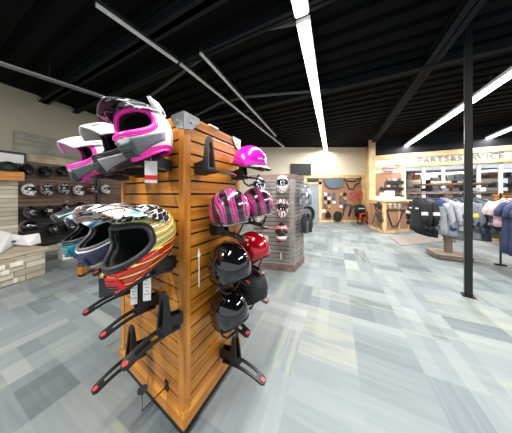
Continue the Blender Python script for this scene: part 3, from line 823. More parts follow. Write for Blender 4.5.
# ------------------------------------------------------------------ far grey display
g0 = Vector((.73, 3.27, 0)); df = Vector((-4.25, 1, 0)).normalized(); dr = Vector((.67, 1, 0)).normalized()
FW, FD, FT = .88, .56, 1.885
fc = [g0, g0 + dr * FD, g0 + dr * FD + df * FW, g0 + df * FW]
far = thing('slatwall_display', 'grey slatwall display tower on a brown wooden plinth, farther down the aisle', 'display tower', (0, 0, 0))
cen = sum(fc, Vector()) / 4
obj('plinth', prism(poly([inset(c, 1.04) for c in fc]), .13, 0), M_brownwood, far)
obj('top_cap', prism(poly([inset(c, 1.02) for c in fc]), .1, FT - .1), M_brownwood, far)
obj('core', prism(poly([inset(c, .95) for c in fc]), FT - .2, .12), M_dark, far)
for a, c in zip(fc, fc[1:] + fc[:1]):
    d = c - a; L = d.length; ang = math.atan2(d.y, d.x)
    place(obj('slat_panel', slat_face(L - .16, .13, FT - .1, .078, .014), M_greywood, far), a + d.normalized() * .08, ang)
for c in fc:
    i = fc.index(c); p = (fc[(i + 1) % 4] - c).normalized(); q_ = (fc[(i - 1) % 4] - c).normalized(); out = -.006 * (p + q_)
    pts = [c + out, c + out + p * .085, c + out + p * .085 + q_ * .02, c + (p + q_) * .02, c + out + q_ * .085 + p * .02, c + out + q_ * .085]
    obj('corner_post', prism([(v.x, v.y) for v in pts], FT - .22, .13), M_greywood, far)

# small full-face helmets: one detailed model, copied
def small_full(name, mats, fn, visor=True, shield=None, brim_m=None):
    t = bpy.data.objects.new(name, None); COL.objects.link(t)
    bm = shell(mats, fn, 8, w=60, lo=-10, hi=26, chin=.05); s = obj('shell', bm, None, t, smooth=True, mats=mats); solid(s, .012)
    if shield:
        bm = bmesh.new(); rows = [[bm.verts.new(hp(a, e, .99, .05)) for a in range(-66, 67, 12)] for e in range(-13, 32, 9)]
        for j in range(len(rows) - 1):
            for i in range(len(rows[0]) - 1): bm.faces.new((rows[j][i], rows[j][i + 1], rows[j + 1][i + 1], rows[j + 1][i]))
        solid(obj('face_shield', bm, shield, t, smooth=True), .004)
    obj('port_rim', T(port_pts(w=60, lo=-10, hi=26, n=24, chin=.05), .005, 6, True), M_black, t)
    obj('neck_trim', T([hp(-180 + i * 20, -52, .99, .05) for i in range(18)], .007, 6, True), M_black, t)
    return t
M_shield = plain('smoked_shield', (.01, .01, .012), .08, coat=1)
M_redw = graphic('white_red_print', [(0, WHITE), (.5, lin(200, 60, 60)), (.62, WHITE), (.8, (.1, .1, .12))], 8, (1, 1.5, 2), dist=1.5)
M_bluw = graphic('white_blue_print', [(0, WHITE), (.5, lin(60, 90, 190)), (.62, WHITE), (.8, (.12, .12, .2))], 8, (1, 1.5, 2), dist=1.5)
nf = Vector((-df.y * -1, 0, 0))
nF = Vector((df.y, -df.x, 0)); nF = -nF if nF.y > 0 else nF
aF = math.atan2(nF.y, nF.x)
def far_pos(px, py, o=.2):
    r = (px - HX) / F; b0 = g0 + nF * o
    s = (r * b0.y - b0.x) / (df.x - r * df.y); p = b0 + df * s
    return Vector((p.x, p.y, zat(py, p.y)))
def peg_arm(label, p, yaw, group, L=.17):
    t = thing('helmet_peg', label, 'helmet peg', (p.x, p.y, p.z), yaw, group)
    obj('arm', T([(-L, 0, -.05), (-L * .4, 0, -.06), (0, 0, -.02)], .012, 6), M_black, t)
    obj('wall_plate', B((-L, 0, -.05), (.01, .06, .09)), M_black, t)
    obj('cup', B((0, 0, .0), (.08, .1, .03), bev=.008), M_blackmatte, t)
    return t
Mbw = graphic('black_pink_band', [(0, (.02, .02, .02)), (.45, lin(226, 120, 120)), (.6, (.75, .75, .75)), (.75, (.02, .02, .02))], 3.2, (.1, .1, 3.5), dist=.5)
Mrb = graphic('white_red_black', [(0, WHITE), (.4, (.02, .02, .02)), (.5, lin(200, 50, 50)), (.7, WHITE)], 7, dist=1.6)
for px, py, mm, lb in ((282, 184, M_redw, 'white and red full-face helmet, top of the grey display'), (282, 207.5, Mrb, 'white helmet with red and black streaks, middle of the grey display'),
                       (281.5, 232, Mbw, 'black helmet with salmon band, lowest on the grey display'), (259, 186, M_bluw, 'white and blue full-face helmet half hidden by the pink half helmet'),
                       (259, 212, M_redw, 'white helmet on the grey display, seen behind the pink-bolt helmets')):
    p = far_pos(px, py)
    h = small_full('full_face_helmet', [mm], lambda a, e: 0, shield=M_shield if 'black' not in lb else M_shield)
    place(h, p, aF + math.radians(4)); tag(h, lb, 'helmet', 'helmets on the grey display'); h.scale = (1.12, 1.0, 1.22)
    peg_arm('black peg holding the ' + lb.split(',')[0], p + Vector((0, 0, -.02)), aF, 'pegs on the grey display')
p = far_pos(281, 256, .02); place(tag(obj('price_card', B((0, 0, 0), (.03, .004, .12)), M_paper), 'narrow white price card below the salmon-band helmet', 'price card'), p, aF + PI / 2)
p = far_pos(266, 240, .1); place(tag(obj('price_card', B((0, 0, 0), (.09, .004, .16)), M_paper), 'white price card hanging left of the salmon-band helmet', 'price card'), p, aF + PI / 2)

# ------------------------------------------------------------------ garments
def ring_body(bm, prof, seg=28, folds=0.0, ph=0.0, mi=None, cx=0, cy=0):
    rows = []
    for j, (z, w, d, dx) in enumerate(prof):
        row = []
        for i in range(seg):
            t = 2 * PI * i / seg
            k = 1 + folds * (1 - j / len(prof)) * math.sin(7 * t + ph + j * .25)
            row.append(bm.verts.new((cx + dx + d * math.cos(t) * k, cy + w * math.copysign(abs(math.sin(t)) ** .8, math.sin(t)) * k, z)))
        rows.append(row)
    for j in range(len(prof) - 1):
        for i in range(seg):
            f = bm.faces.new((rows[j][i], rows[j][(i + 1) % seg], rows[j + 1][(i + 1) % seg], rows[j + 1][i]))
            if mi: f.material_index = mi(2 * PI * (i + .5) / seg, prof[j][0])
    bm.faces.new(rows[-1]); bm.faces.new(rows[0][::-1])
def jacket(name, label, cat, loc, yaw, m, m2, L=.72, group=None, sleeve=.6, accents=(), short=False, stripe=None, sleeve_m=None):
    """hangs from its hanger hook; shoulders along y"""
    t = thing(name, label, cat, loc, yaw, group); ph = random.random() * 6
    bm = bmesh.new()
    prof = [(-.1 - L, .235, .1, .0), (-.1 - L * .8, .225, .095, 0), (-.1 - L * .55, .21, .085, 0), (-.1 - L * .3, .215, .09, 0), (-.24, .215, .085, 0), (-.18, .2, .075, 0), (-.13, .15, .062, 0), (-.085, .07, .05, 0)]
    ring_body(bm, prof, folds=.08, ph=ph, mi=lambda a, z: 1 if (z > -.26 and m2) else 0)
    obj('body', bm, None, t, smooth=True, mats=[m, m2 or m])
    for sg in (-1, 1):
        n = 9; pts = []; rr = []
        ls = sleeve if not short else .22
        for i in range(n):
            s = i / (n - 1); pts.append((.035 * math.sin(s * 2.4), sg * (.17 + .10 * math.sin(min(1, s * 1.5) * PI / 2) + .02 * s), -.175 - ls * s ** 1.0)); rr.append((.072 - .027 * s) * (1 + .07 * math.sin(9 * s + ph)))
        bm = bmesh.new(); tube(bm, pts, rr, 12)
        sl = obj('sleeve', bm, sleeve_m or m2 or m, t, smooth=True)
        if not short:
            bm = bmesh.new(); tube(bm, [pts[-2], pts[-1]], [rr[-2] * 1.08, rr[-1] * 1.05], 12); obj('cuff', bm, accents[0] if accents else m, sl)
        if stripe:
            bm = bmesh.new(); tube(bm, pts[3:5], [rr[3] * 1.06, rr[4] * 1.06], 12); obj('sleeve_stripe', bm, stripe, sl)
    bm = bmesh.new(); tube(bm, [(.045 * math.cos(a), .06 * math.sin(a), -.075) for a in [k * PI / 6 for k in range(12)]], .016, 8, True)
    obj('collar', bm, accents[0] if accents else m, t, smooth=True)
    if stripe:
        bm = bmesh.new(); 
        for sg in (-1, 1): box(bm, (.094 , sg * .11, -.32), (.008, .1, .035), 0)
        for sg in (-1, 1): box(bm, (-.094, sg * .11, -.32), (.008, .1, .035), 0)
        obj('chest_stripe', bm, stripe, t)
    if not short:
        obj('zip', B((.088, 0, -.1 - L * .5), (.006, .012, L * .85)), M_black, t)
    h = obj('hanger', T([(0, -.2, -.13), (0, -.02, -.045), (0, 0, -.04), (0, .02, -.045), (0, .2, -.13)], .008, 6), M_black, t)
    obj('hook', T([(0, 0, -.04), (0, 0, .0), (.012, 0, .022), (.03, 0, .03), (.045, 0, .018), (.048, 0, .002)], .0025, 6), M_steel, h)
    return t
def cloth(name, c): return plain(name, c, .85, var=.15, scale=20, bump=.3, bscale=60)
C_black, C_grey, C_lgrey, C_blue, C_navy, C_white = cloth('black_textile', (.014, .014, .016)), cloth('grey_textile', lin(118, 122, 130)), cloth('light_grey_textile', lin(172, 176, 182)), cloth('royal_blue_textile', lin(46, 66, 124)), cloth('navy_textile', lin(60, 70, 102)), cloth('off_white_textile', lin(222, 216, 214))
C_dgrey, C_olive, C_yel, C_pink = cloth('charcoal_textile', lin(84, 88, 96)), cloth('sage_textile', lin(120, 126, 120)), cloth('hi_vis_textile', lin(220, 220, 70)), cloth('pink_textile', lin(236, 200, 208))

# jacket rack: wood base, square post, long bar across
rb = ground(448, 254); rb = Vector((4.52, 4.0, 0))
rack = thing('clothes_rack', 'floor garment rack with wooden base and square brown post, full of riding jackets', 'clothes rack', (rb.x, rb.y, 0), RV)
o = obj('base', B((0, 0, .07), (.6, .5, .1), bev=.01), M_brownwood, rack); obj('base_top', B((0, 0, .125), (.62, .52, .02)), wood('worn_tan_board', lin(140, 124, 108), lin(164, 150, 134), lin(186, 174, 158), knots=False, coat=0, rough=.7), rack)
obj('post', B((0, 0, .82), (.11, .11, 1.38), bev=.006), M_brownwood, rack)
obj('hanging_bar', T([(-.72, 0, 1.5), (.7, 0, 1.5)], .016, 10), M_black, rack)
obj('hanging_bar', T([(0, -.5, 1.5), (0, .5, 1.5)], .014, 10), M_black, rack)
def on_rack(s): return rb + V * s + Vector((0, 0, 1.49))
jk = [(-.54, C_black, C_black, C_black, C_white, 'black riding jacket with white stripe, leftmost on the rack', .25),
      (-.45, C_black, C_black, C_black, None, 'plain black riding jacket second from the left', .2),
      (-.36, C_black, C_dgrey, C_black, C_white, 'black riding jacket with charcoal shoulders, third on the rack', .3),
      (-.22, C_lgrey, C_blue, C_lgrey, None, 'light grey riding jacket with royal blue shoulders', .95),
      (-.06, C_lgrey, C_lgrey, C_lgrey, None, 'plain pale grey riding jacket facing out in the middle of the rack', .8),
      (.09, C_grey, C_grey, C_lgrey, C_blue, 'grey riding jacket with pale sleeves and blue stripe right of the pale one', .4),
      (.20, C_dgrey, C_dgrey, C_grey, C_yel, 'charcoal riding jacket with grey sleeves and a yellow flash', .55),
      (.32, C_lgrey, C_navy, C_grey, None, 'light grey riding jacket with navy shoulders left of the column', .4),
      (.44, C_dgrey, C_dgrey, C_dgrey, None, 'charcoal riding jacket behind the black column', .5),
      (.58, C_olive, C_olive, C_olive, None, 'sage grey jacket right of the black column', .5)]
for i, (s, m1, m2, m3, st_, lb, yw) in enumerate(jk):
    p = on_rack(s)
    jacket('riding_jacket', lb, 'jacket', (p.x, p.y, p.z - .02 - .02 * (i % 2)), RV + PI + yw, m1, m2, L=.78 + .05 * (i % 3), group='riding jackets on the rack', sleeve=.6, accents=(m2,), stripe=st_, sleeve_m=m3)
# rack top shelf behind jackets
q = at(449, 186, 5.3)
sh = thing('gondola_shelf', 'long rustic wooden shelf unit rising behind the jacket rack', 'shelf unit', (q.x, q.y, 0), RV)
obj('top_board', B((0, 0, 1.80), (1.5, .5, .06), bev=.015), M_barn, sh); obj('lower_board', B((0, 0, 1.55), (1.7, .56, .05)), M_brownwood, sh)
for sg in (-1, 1): obj('upright', B((sg * .12, 0, .78), (.03, .04, 1.56)), M_grey, sh)
obj('back_panel', B((0, .2, 1.3), (.9, .03, .5)), M_brownwood, sh)
for k in range(6):
    p = q + V * (-.55 + k * .22); bm = B((0, 0, .06), (.16, .2, .1), bev=.02)
    tag(place(obj('folded_shirt', bm, [C_black, C_grey, C_lgrey, C_olive, C_dgrey, C_white][k]), (p.x, p.y, 1.575), RV),
        ['black', 'mid grey', 'light grey', 'sage', 'charcoal', 'off-white'][k] + ' folded shirt between the two boards of the rustic shelf', 'folded shirt', 'folded shirts on the rustic shelf')

# shirt rack at the right edge
q = Vector((4.80, 2.88, 0)); rk2 = thing('clothes_rack', 'black tube garment rack with navy shirts at the right edge', 'clothes rack', (q.x, q.y, 0), RV)
D2 = U * 1.0; 
for sy in (-.75, .75):
    obj('upright', T([(0, sy, .02), (0, sy, 1.52)], .015, 8), M_black, rk2); obj('foot', B((0, sy, .02), (.16, .04, .03)), M_black, rk2)
obj('hanging_bar', T([(0, -.75, 1.5), (0, .75, 1.5)], .015, 8), M_black, rk2)
sh_specs = [(.62, C_white, 'off-white shirt farthest back on the navy shirt rack'), (.48, C_pink, 'pale pink shirt near the back of the navy shirt rack'), (.32, C_navy, 'navy shirt third from the back of the right edge rack'),
            (.16, C_navy, 'navy shirt fourth from the back of the right edge rack'), (.0, C_navy, 'navy shirt fifth from the back of the right edge rack'), (-.16, C_navy, 'navy shirt sixth from the back of the right edge rack'), (-.32, C_navy, 'nearest navy shirt on the right edge rack, cut by the frame')]
for i, (s, m1, lb) in enumerate(sh_specs):
    p = q + U * s
    jacket('work_shirt', lb, 'shirt', (p.x, p.y, 1.47), RU + random.uniform(-.08, .08) + PI, m1, m1, L=.52 if i < 2 else 1.0, group='shirts on the right edge rack', short=True)

# ------------------------------------------------------------------ service counter
c0 = Vector((4.89, 6.47, 0)); c1 = Vector((6.2, 6.93, 0)); cL = Vector((5.16, 7.72, 0))
ct = thing('service_counter', 'timber framed pegboard service counter with pale wood top below the PARTS sign', 'counter', (0, 0, 0))
hC = 1.22
def panel(a, c, z0, z1, m, t, name, th=.05, off=0.0):
    d = (c - a); L = d.length; ang = math.atan2(d.y, d.x); bm = bmesh.new(); box(bm, (L / 2, off, (z0 + z1) / 2), (L, th, z1 - z0))
    o = obj(name, bm, m, t); return place(o, a, ang)
panel(c0, c1, .06, hC - .06, M_peg, ct, 'front_panel', .04); panel(cL, c0, .06, hC - .06, M_peg, ct, 'side_panel', .04)
for a, c in ((c0, c1), (cL, c0)):
    panel(a, c, 0, .1, M_paleX, ct, 'bottom_rail', .07); panel(a, c, hC - .12, hC - .02, M_paleX, ct, 'top_rail', .07)
for p in (c0, c1, c0 + (c1 - c0) * .56): obj('frame_post', B((p.x, p.y, hC / 2), (.09, .09, hC - .02), .33), M_paleZ, ct)
cn = [(c0.x - .1, c0.y - .12), (c1.x + .6, c1.y + .02), (c1.x + .9, c1.y + .35), (cL.x + .7, cL.y + .1), (cL.x - .05, cL.y + .05)]
obj('counter_top', prism(cn, .05, hC - .02), M_paleX, ct)
CA = math.atan2((c1 - c0).y, (c1 - c0).x)
def on_front(px, py, o=.05):
    n = Vector((math.sin(CA), -math.cos(CA), 0)); b0 = c0 + n * o; d = (c1 - c0).normalized(); r = (px - HX) / F
    s = (r * b0.y - b0.x) / (d.x - r * d.y); p = b0 + d * s; return Vector((p.x, p.y, zat(py, p.y)))
P = [on_front(*v) for v in ((386.5, 210), (405, 210), (402, 214), (397.5, 226), (392, 226), (388, 214))]
tag(obj('bumper_frame', T(P, .022, 8, True), M_black), 'black tubular triangular bumper frame hung on the counter front', 'bumper')
for i, px in enumerate((390, 395, 400)):
    p = on_front(px, 205.5, .055); t = thing('sticker_pack', ('left', 'middle', 'right')[i] + ' of three small white packets pinned above the bumper frame', 'packet', p, CA, 'packets above the bumper frame')
    obj('packet', B((0, 0, 0), (.13, .01, .16)), M_paper, t); obj('picture_patch', B((0, -.007, -.02), (.08, .004, .08)), plain('olive_print', lin(150, 140, 60), .6), t)
# leaning parts at the counter side
def on_side(px, py, o=.08):
    d = (c0 - cL).normalized(); n = Vector((d.y, -d.x, 0)); n = -n if n.x > 0 else n; b0 = cL + n * o; r = (px - HX) / F
    s = (r * b0.y - b0.x) / (d.x - r * d.y); p = b0 + d * s; return Vector((p.x, p.y, zat(py, p.y)))
def sp(name, label, cat, pts, r, m, closed=False): return tag(obj(name, T(pts, r, 8, closed), m), label, cat)
sp('handlebar', 'black handlebar leaning on the counter side', 'handlebar', [on_side(374, 203), on_side(376, 210), on_side(381, 214), on_side(383, 222)], .018, M_black)
sp('wire_rack', 'thin dark steel rack leaning low against the counter side', 'rack', [on_side(372, 224, .15), on_side(376, 212, .1), on_side(380, 226, .15), on_side(374, 219, .12)], .014, M_dgrey, True)
bm = bmesh.new(); P = [on_side(*v, .07) for v in ((376, 214), (381, 212), (383.5, 219), (378, 222))]; n_ = Vector((-.03, -.01, 0))
va = [bm.verts.new(p) for p in P]; vb = [bm.verts.new(p + n_) for p in P]; bm.faces.new(va); bm.faces.new(vb[::-1])
for i in range(4): bm.faces.new((va[i], va[(i + 1) % 4], vb[(i + 1) % 4], vb[i]))
tag(obj('skid_plate', bm, M_steel), 'silver skid plate on the counter side', 'skid plate')
P = [on_side(*v, .07) for v in ((375, 204), (379, 202), (382, 206), (378, 209))]
bm = bmesh.new(); va = [bm.verts.new(p) for p in P]; vb = [bm.verts.new(p + n_) for p in P]; bm.faces.new(va); bm.faces.new(vb[::-1])
for i in range(4): bm.faces.new((va[i], va[(i + 1) % 4], vb[(i + 1) % 4], vb[i]))
tag(obj('number_plate', bm, M_dgrey), 'dark plate hung high on the counter side', 'plate')
# things on the counter
for i, (px, w, h, lb) in enumerate(((379, .2, .16, 'low white box at the left end of the counter'), (384, .22, .3, 'tall white box on the counter'), (389.5, .3, .38, 'biggest white box on the counter'), (396, .24, .14, 'flat white box on the counter right of the biggest'), (402, .2, .12, 'small white box at the timber post on the counter'))):
    d = 7.0 + .03 * i; X_ = (px - HX) / F * d
    b_ = thing('cardboard_box', lb, 'box', (X_, d, hC + .031), CA, 'white boxes on the counter')
    obj('carton', B((0, 0, h / 2), (w, .2, h)), M_white, b_); obj('lid', B((0, 0, h - .01), (w + .012, .212, .03)), M_white, b_)
# pegboard partition above the counter, between the two posts
bm = bmesh.new(); sbox(bm, .12, 1.06, 1.1, 2.45, 0, .04); sstruct('wall_pegboard', bm, M_peg)
bm = bmesh.new(); sbox(bm, .12, 1.06, 2.45, 2.66, 0, .04); sstruct('wall_pegboard_top', bm, M_sign)
bm = bmesh.new(); sbox(bm, .12, 1.06, 0, 1.1, 0, .04); sstruct('wall_under_counter', bm, M_sign)
def spt(px, py, o):
    b0 = S0 - Vector((V.y * -1, V.x, 0)) * 0 ; n = Vector((V.y, -V.x, 0)); n = n if n.y < 0 else -n
    b0 = S0 + n * o; r = (px - HX) / F; s = (r * b0.y - b0.x) / (V.x - r * V.y); p = b0 + V * s
    return Vector((p.x, p.y, zat(py, p.y)))
for k, py in enumerate((181.5, 188, 195.5)):
    p0 = spt(380 if k else 386, py, .09); p1 = spt(403, py, .09); c_ = (p0 + p1) / 2; L = (p1 - p0).length
    t = thing('wall_shelf', ('top', 'middle', 'lowest')[k] + ' short black shelf on the brown pegboard over the counter', 'shelf', (c_.x, c_.y, (p0.z + p1.z) / 2), RV, 'black shelves over the counter')
    obj('board', B((0, 0, 0), (L, .18, .03)), M_black, t); obj('lip', B((0, -.09, -.06), (L, .01, .12)), M_black, t)
    n = 4 if k else 3
    for j in range(n):
        s = -L / 2 + L * (j + .5) / n; p = Vector((c_.x, c_.y, 0)) + V * s
        b_ = B((0, 0, .07), (.12, .1, .11), bev=.02)
        tag(place(obj('spray_can', b_, [M_steel, M_white, M_grey][j % 3]), (p.x, p.y, (p0.z + p1.z) / 2 + .016), RV), 'small silver or white parts jar on the black shelves over the counter', 'jar', 'parts jars over the counter')
p = spt(389, 168.5, .09); t = thing('display_box', 'silver and pink boxed part above the black shelves', 'box', p, RV); obj('carton', B((0, 0, 0), (.34, .12, .22)), plain('pinkish_grey', lin(176, 150, 156), .5, var=.4, scale=14), t); obj('band', B((0, -.065, 0), (.3, .01, .05)), plain('crimson', lin(150, 30, 50), .5), t)
t = thing('goggles', 'pair of black goggles hung beside the timber post below the sign', 'goggles', spt(396.5, 165, .1), RV)
for sg in (-1, 1): obj('lens_frame', T([(sg * .09 + .065 * math.cos(a), 0, .055 * math.sin(a)) for a in [k * PI / 6 for k in range(12)]], .015, 6, True), M_black, t)
obj('bridge', T([(-.03, 0, 0), (.03, 0, 0)], .012, 6), M_black, t)

# service room contents, seen through the glass
def shelf_unit(label, loc, yaw, W, H, nsh, seed):
    random.seed(seed)
    t = thing('stock_shelf', label, 'shelf unit', loc, yaw)
    for sg in (-1, 1): obj('side_panel', B((sg * W / 2, 0, H / 2), (.04, .4, H)), M_dgrey, t)
    for k in range(nsh): obj('shelf', B((0, 0, .1 + k * (H - .15) / (nsh - 1)), (W, .4, .03)), M_greywood if k % 2 else M_dgrey, t)
    pal = [lin(60, 60, 66), lin(140, 138, 134), lin(120, 90, 78), lin(96, 108, 130), lin(150, 70, 60), lin(40, 42, 50)]
    d = Vector((math.cos(yaw), math.sin(yaw), 0))
    for k in range(nsh // 2, nsh):
        x = -W / 2 + .12
        while x < W / 2 - .2:
            w = random.uniform(.12, .26); h = random.uniform(.12, .26); ci = random.randrange(6)
            p = Vector(loc) + d * (x + w / 2)
            tag(place(obj('stock_box', B((0, 0, h / 2), (w, .26, h)), plain('stock_%d' % ci, pal[ci], .6)), (p.x, p.y, .116 + k * (H - .15) / (nsh - 1)), yaw), 'small stock box on the shelves inside the ' + label.split(' inside the ')[-1], 'box', 'stock boxes, ' + label.split(' inside the ')[-1])
            x += w + .04
    random.seed(seed + 1)
shelf_unit('tall dark stock shelf inside the service room behind the left window', (7.6, 9.0, 0), RS, 1.9, 2.3, 6, 3)
shelf_unit('tall dark stock shelf inside the service room behind the middle window', (9.2, 8.1, 0), RS, 1.5, 2.2, 6, 5)
shelf_unit('tall dark stock shelf inside the service room behind the right window', (10.9, 8.2, 0), RS, 1.9, 2.3, 6, 9)
# orange wood cabinet right
p = at(507, 200, 5.2); t = thing('low_cabinet', 'orange pine cabinet behind the shirt rack at right', 'cabinet', (p.x, p.y, 0), RS)
obj('carcass', B((.25, 0, .72), (.8, .4, 1.44)), M_pineX, t); obj('top', B((.25, 0, 1.46), (.86, .46, .05)), M_pineX, t)
for k in (-.01, .4): d_ = obj('door', B((.05 + k, -.21, .72), (.37, .02, 1.3)), M_peg, t); obj('knob', B((.18 + k * .6, -.23, .8), (.03, .02, .03), bev=.008), M_black, d_)
p = spt(481, 190, .02); place(tag(obj('paper_notice', B((0, 0, 0), (.25, .006, .2)), M_paper), 'white paper notice on the glass right of the column', 'notice'), p, RS)
# door mat by the counter
a_ = ground(391, 240); M_mat = plain('brown_grey_mat', lin(136, 130, 124), .95, var=.1, scale=30)
mt = [ground(388, 236), ground(401, 246), ground(470, 240), ground(450, 231)]
tag(obj('floor_mat', prism(poly(mt), .012, .001), M_mat), 'flat brown-grey mat on the carpet in front of the counter', 'mat')

# ------------------------------------------------------------------ back wall
def bw(px, py, o=0.0): return at(px, py, BY - o)
def bbox(bm, x0, y0, x1, y1, o0, o1):
    a = bw(x0, y0, o0); c = bw(x1, y1, o0)
    box(bm, ((a.x + c.x) / 2, BY - (o0 + o1) / 2, (a.z + c.z) / 2), (abs(c.x - a.x), abs(o1 - o0), abs(a.z - c.z)))
def bth(name, label, cat, x0, y0, x1, y1, o0, o1, m, group=None, bev=0):
    bm = bmesh.new(); bbox(bm, x0, y0, x1, y1, o0, o1)
    o = tag(obj(name, bm, m), label, cat, group)
    if bev: bevel(o, bev, 3)
    return o
tv = thing('wall_television', 'black flat television high on the beige back wall', 'television', bw(301, 169.5, .1))
obj('casing', B((0, .03, 0), (1.08, .06, .62), bev=.01), M_black, tv); obj('screen', B((0, -.004, .0), (1.02, .01, .56)), M_blackmatte, tv); obj('wall_mount', B((0, .08, 0), (.3, .04, .3)), M_dgrey, tv)
bm = bmesh.new(); bbox(bm, 284, 175, 364, 178, 0, .06); struct('trim_11', bm, M_paleX)
bm = bmesh.new(); bbox(bm, 318.5, 178, 361, 220.5, 0, .03); struct('wall_back_pegboard', bm, M_peg)
bm = bmesh.new(); bbox(bm, 318.5, 220, 366, 222, 0, .07); struct('trim_12', bm, M_paleX)
bm = bmesh.new(); bbox(bm, 361, 175, 366, 221, 0, .05); struct('trim_13', bm, M_paleZ)
bm = bmesh.new(); bbox(bm, 303, 184, 319.5, 222.3, .01, .05); d1 = struct('door_1', bm, plain('blue_grey_door', lin(150, 158, 166), .4))
bm = bmesh.new(); bbox(bm, 318, 182, 321, 222.3, 0, .09); bbox(bm, 300, 182, 303, 222.3, 0, .09); bbox(bm, 300, 182, 321, 184.5, 0, .09); fr = obj('door_frame', bm, M_paleZ, d1)
bth('rolled_tarp', 'dark rolled tarp lying on top of the door frame', 'tarp', 307, 178.2, 318, 181.9, .0, .14, M_dgrey, bev=.05)
# tyre
c_ = bw(306.5, 214, .3); bm = bmesh.new(); R_ = .37
rings = []
for i in range(36):
    a = 2 * PI * i / 36; row = []
    for k in range(10):
        b_ = 2 * PI * k / 10; rr = R_ + .085 * math.cos(b_); tr = 1 + (.03 if (i % 2 and abs(b_) < .8) else 0)
        row.append(bm.verts.new((rr * tr * math.cos(a), .1 * math.sin(b_), rr * tr * math.sin(a))))
    rings.append(row)
for i in range(36):
    for k in range(10): bm.faces.new((rings[i][k], rings[i][(k + 1) % 10], rings[(i + 1) % 36][(k + 1) % 10], rings[(i + 1) % 36][k]))
tag(place(obj('tyre', bm, M_black), (c_.x, c_.y, .462), .15), 'black knobbly tyre standing in front of the grey door', 'tyre')
# pegboard goods
def outline(px_pts, o, th, m, name, label, cat, group=None):
    P = [bw(x, y, o) for x, y in px_pts]; bm = bmesh.new()
    a = [bm.verts.new(p) for p in P]; b2 = [bm.verts.new(p + Vector((0, -th, 0))) for p in P]; n = len(P)
    bm.faces.new(a); bm.faces.new(b2[::-1])
    for i in range(n): bm.faces.new((a[i], b2[i], b2[(i + 1) % n], a[(i + 1) % n]))
    o_ = tag(obj(name, bm, m), label, cat, group); bevel(o_, .02, 2); return o_
outline([(323, 178.5), (343, 178.5), (341.5, 182), (342.5, 186), (338, 188.5), (329, 188.5), (324.5, 184.5)], .04, .12, plain('slate_plastic', lin(92, 104, 116), .35), 'windshield', 'slate grey curved windshield at the top left of the pegboard', 'windshield')
sp('carry_rack', 'bent black tubular rack at the top right of the pegboard', 'rack', [bw(x, y, .1) for x, y in ((344, 178.5), (348, 181), (354, 181.5), (361, 177.5), (359, 183), (355, 185), (354, 189), (349, 189), (347.5, 185))], .03, M_black, True)
cols = [M_white, M_grey, M_black, plain('parcel_blue', lin(80, 96, 130), .5), plain('parcel_tan', lin(190, 160, 110), .6)]
ncol = ['white', 'grey', 'black', 'dusty blue', 'tan']
rowsn = ['top', 'second', 'third', 'bottom']
for r_, y in enumerate((194.2, 198.3, 202.4, 206.5)):
    for c_i, x in enumerate((325.5, 329, 334, 341, 345)):
        if r_ == 3 and c_i in (2,): continue
        k = (r_ * 2 + c_i * 3) % 5
        t = thing('hanging_packet', '%s packet, %s row of small goods on the pegboard, %s' % (ncol[k], rowsn[r_], ['first from the left', 'second from the left', 'third from the left', 'fourth from the left', 'right end'][c_i]), 'packet', bw(x, y, .07), 0, 'packets on the back pegboard')
        obj('packet', B((0, 0, 0), (.16, .05, .16), bev=.01), cols[k], t); obj('peg', T([(0, .06, .09), (0, -.05, .09)], .006, 5), M_steel, t)
for i, x in enumerate((350.5, 354, 357.5, 361)):
    c_ = bw(x, 196, .07); tag(obj('tow_strap', T([(c_.x + .06 * math.cos(a) , c_.y, c_.z + (.26 if i % 2 else .2) * math.sin(a)) for a in [k * PI / 8 for k in range(16)]], .025, 6, True), plain('rose_webbing', lin(186, 92, 96), .8) if i < 2 else plain('red_webbing', lin(206, 80, 66), .8)),
        ['rose looped strap, leftmost of the four straps', 'rose looped strap, second of the four straps', 'red looped strap, third of the four straps', 'red looped strap, rightmost of the four straps'][i], 'strap', 'straps on the pegboard')
outline([(325, 217.5), (325.3, 213.5), (327.3, 211), (329.8, 213.5), (330.3, 217.5)], .04, .15, M_black, 'tool_pouch', 'small black pouch hung low on the pegboard', 'pouch')
outline([(333.5, 220), (333.5, 214), (336, 211), (340, 212), (340.5, 217), (339, 220.5), (336, 221)], .04, .2, M_blackmatte, 'saddle_bag', 'black saddle bag at the foot of the pegboard', 'bag')
bth('price_card', 'white card low at the left of the pegboard', 'card', 321.8, 209.5, 325.5, 212.5, .04, .06, M_paper)
sp('handlebar', 'black bent handlebar hung on the pegboard middle', 'handlebar', [bw(x, y, .1) for x, y in ((343, 216), (344, 210), (345, 205), (351, 205), (350, 210), (348.5, 216))], .026, M_black)
sp('brake_lever', 'thin black angled lever bracket right of the hung handlebar', 'lever', [bw(x, y, .1) for x, y in ((349, 217), (350.5, 208), (355, 204), (352, 209))], .022, M_black, True)
bp_ = thing('backpack', 'black backpack with pale stripe hanging at the right of the pegboard', 'backpack', bw(360, 211, .18))
obj('bag', B((0, 0, 0), (.5, .25, .66), bev=.08), M_cable, bp_, smooth=True); obj('pocket', B((0, -.15, -.12), (.38, .1, .3), bev=.03), M_blackmatte, bp_); obj('stripe', B((0, -.135, .14), (.3, .02, .06)), M_white, bp_); obj('carry_loop', T([(-.06, 0, .33), (-.05, 0, .4), (.05, 0, .4), (.06, 0, .33)], .015, 6), M_black, bp_)
q = at(364.5, 218, 8.4)
bi = thing('balance_bike', 'small orange framed kids bike standing at the corner timber post', 'bike', (q.x, q.y, 0), .25)
obj('frame', T([(-.3, 0, .15), (-.24, 0, .5), (.05, 0, .56), (.3, 0, .42), (.3, 0, .16)], .035, 8), M_orange, bi)
obj('down_tube', T([(-.25, 0, .42), (0, 0, .2), (.3, 0, .2)], .03, 8), M_orange, bi)
